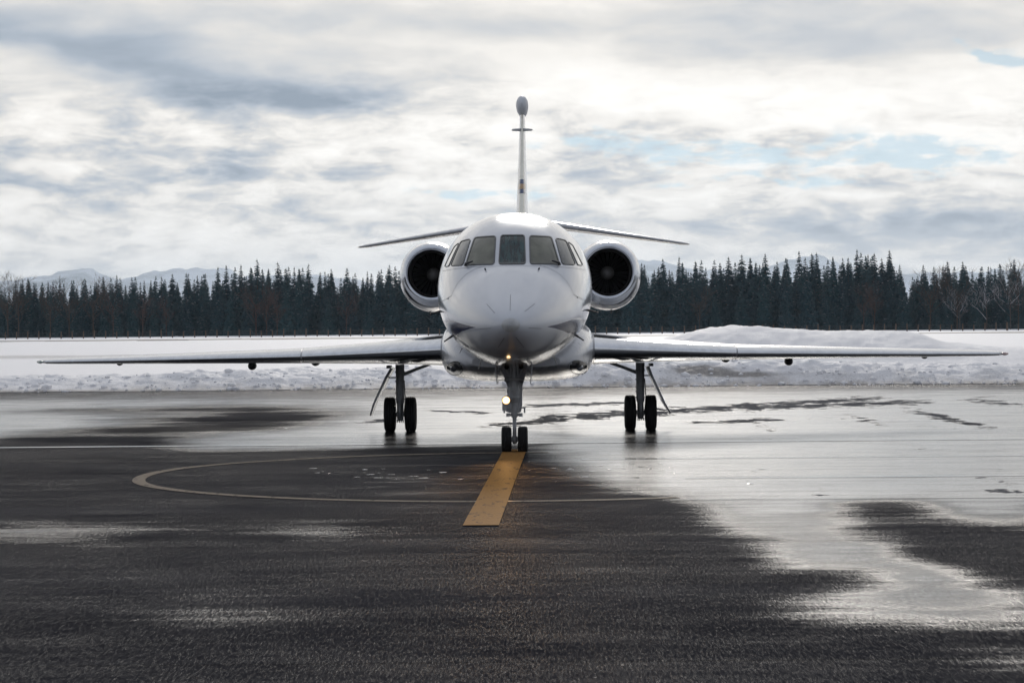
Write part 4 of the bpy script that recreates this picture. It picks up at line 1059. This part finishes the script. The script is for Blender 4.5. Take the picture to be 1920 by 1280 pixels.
def place_tree(x, D, h, kind, row):
    px = x/D*F+960; z0 = float(ground_z(D))-.1
    if kind == 'spruce':
        ci = rng.choices(range(8), weights=(4, 4, 3, 3, 2.2 if row < 2 else .5, 2 if row < 2 else .3, 3, 3))[0]; me, sn = crowns[ci]
        root = empty('spruce_tree', (x, D, z0), rng.uniform(0, 6.28)); k = h/20
        wdt = k*rng.uniform(.85, 1.15)*(1.15 if h < 12 else 1.0)
        root.scale = (wdt, wdt, k); link('crown', me, root); link('trunk', trunk_me, root)
        look = ('low' if h < 10 else 'middling' if h < 15.5 else 'tall') + (' snow-flecked' if sn > .1 else ' ragged' if ci in (3, 6) else ' broad' if ci in (2, 0) else ' slender')
        LABELS.append((px, root, f'{look} spruce ' + ('at the forest edge', 'deep in the forest', 'on the skyline')[row])); tag(root, None, 'tree', 'spruces of the forest behind the fence')
    else:
        a, b_ = bares[kind]; root = empty('bare_tree', (x, D, z0), rng.uniform(0, 6.28)); k = h/14
        root.scale = (k*.95, k*.95, k); link('crown', a, root); link('trunk', b_, root)
        look = ('tall ' if h > 12 else 'low ') + ('reddish-brown', 'dark brown', 'pale snow-dusted', 'grey frosted')[kind]
        LABELS.append((px, root, f'{look} leafless tree')); tag(root, None, 'bare tree', 'leafless trees along the forest edge')
W_ = 118
for row, (D0, n, lo, hi) in enumerate(((662, 92, .48, .86), (672, 92, .80, .98), (684, 100, .86, 1.05))):
    for i in range(n):
        x = -W_ + (i+.5)*2*W_/n*1.0 + rng.uniform(-.9, .9); x *= D0/680*1.28
        D = D0 + rng.uniform(-4, 4); px = x/D*F+960
        htop = (HOR - skyline(px))*D/F + EYE - float(ground_z(D))
        place_tree(x, D, htop*rng.uniform(lo, hi), 'spruce', row)
for px, kind, k in ((15, 1, 1.02), (35, 1, 1.08), (95, 1, .9), (130, 1, 1.0), (175, 1, .98), (212, 0, .85), (480, 0, .72), (500, 0, .66), (520, 0, .6), (268, 0, .7), (312, 0, .62), (1620, 0, .55), (1640, 0, .6), (1745, 1, .95), (1795, 1, .92), (1800, 3, .62), (1850, 2, .72), (1895, 3, .85), (1910, 1, 1.0), (1312, 1, .62), (650, 0, .7)):
    D = 655+rng.uniform(-3, 3); x = (px-960)/F*D; htop = (HOR - skyline(px))*D/F + EYE - float(ground_z(D))
    place_tree(x, D, htop*k, kind, 0)
# labels: which fence post each tree stands above, counted from the nearer end of the view
def nth(k): return f"{k}{'th' if 10 <= k % 100 <= 20 else {1: 'st', 2: 'nd', 3: 'rd'}.get(k % 10, 'th')}"
bins = {}
for px, o, lab in LABELS:
    if px < 0: t_ = 'beyond the left end of the view'
    elif px > 1920: t_ = 'beyond the right end of the view'
    elif 835 < px < 1095: t_ = 'behind the jet'
    else:
        i = round((px-10.4)/20.87)
        t_ = f'above the {nth(i+1)} fence post from left' if px < 960 else f'above the {nth(92-i)} fence post from right'
    bins.setdefault(f'{lab} {t_}', []).append((px, o))
for lab, q in bins.items():
    q.sort(key=lambda v: v[0]); n = len(q)
    for i, (px, o) in enumerate(q):
        o['label'] = lab if n == 1 or 'fence' not in lab else lab + ((', left one', ', right one') if n == 2 else (', leftmost', ', middle', ', rightmost') if n == 3 else ('',)*n)[i]
# the rest of the wood behind and the dark undergrowth: one mass nobody could count
fm = []; ff_ = []; off = 0; low_me = crowns[7][0]
src = np.array([v.co[:] for v in low_me.vertices]); tri = [tuple(p.vertices) for p in low_me.polygons if p.material_index == 0]
mbf = MB(); 
V_all = []; F3 = []
tri3 = []
for t_ in tri:
    tri3.append(t_[:3])
    if len(t_) == 4: tri3.append((t_[0], t_[2], t_[3]))
tri3 = np.array(tri3)
for D0 in (696, 706, 718):
    for i in range(110):
        x = -230 + i*4.2 + rng.uniform(-1.5, 1.5); D = D0+rng.uniform(-4, 4); px = x/D*F+960
        h = ((HOR - skyline(px))*D/F + EYE - float(ground_z(D)))*rng.uniform(.72, .98); g = rng.uniform(0, 6.28); k = h/20
        c, s = math.cos(g), math.sin(g); q = src*np.array([k*1.3, k*1.3, k]); q = np.stack([q[:, 0]*c-q[:, 1]*s+x, q[:, 0]*s+q[:, 1]*c+D, q[:, 2]+float(ground_z(D))], -1)
        V_all.append(q); F3.append(tri3+off); off += len(q)
wood = link('forest', mesh_np('forest', np.concatenate(V_all), np.concatenate(F3), [M['needles']])); tag(wood, kind='stuff')
print('scene built', len(bpy.data.objects))
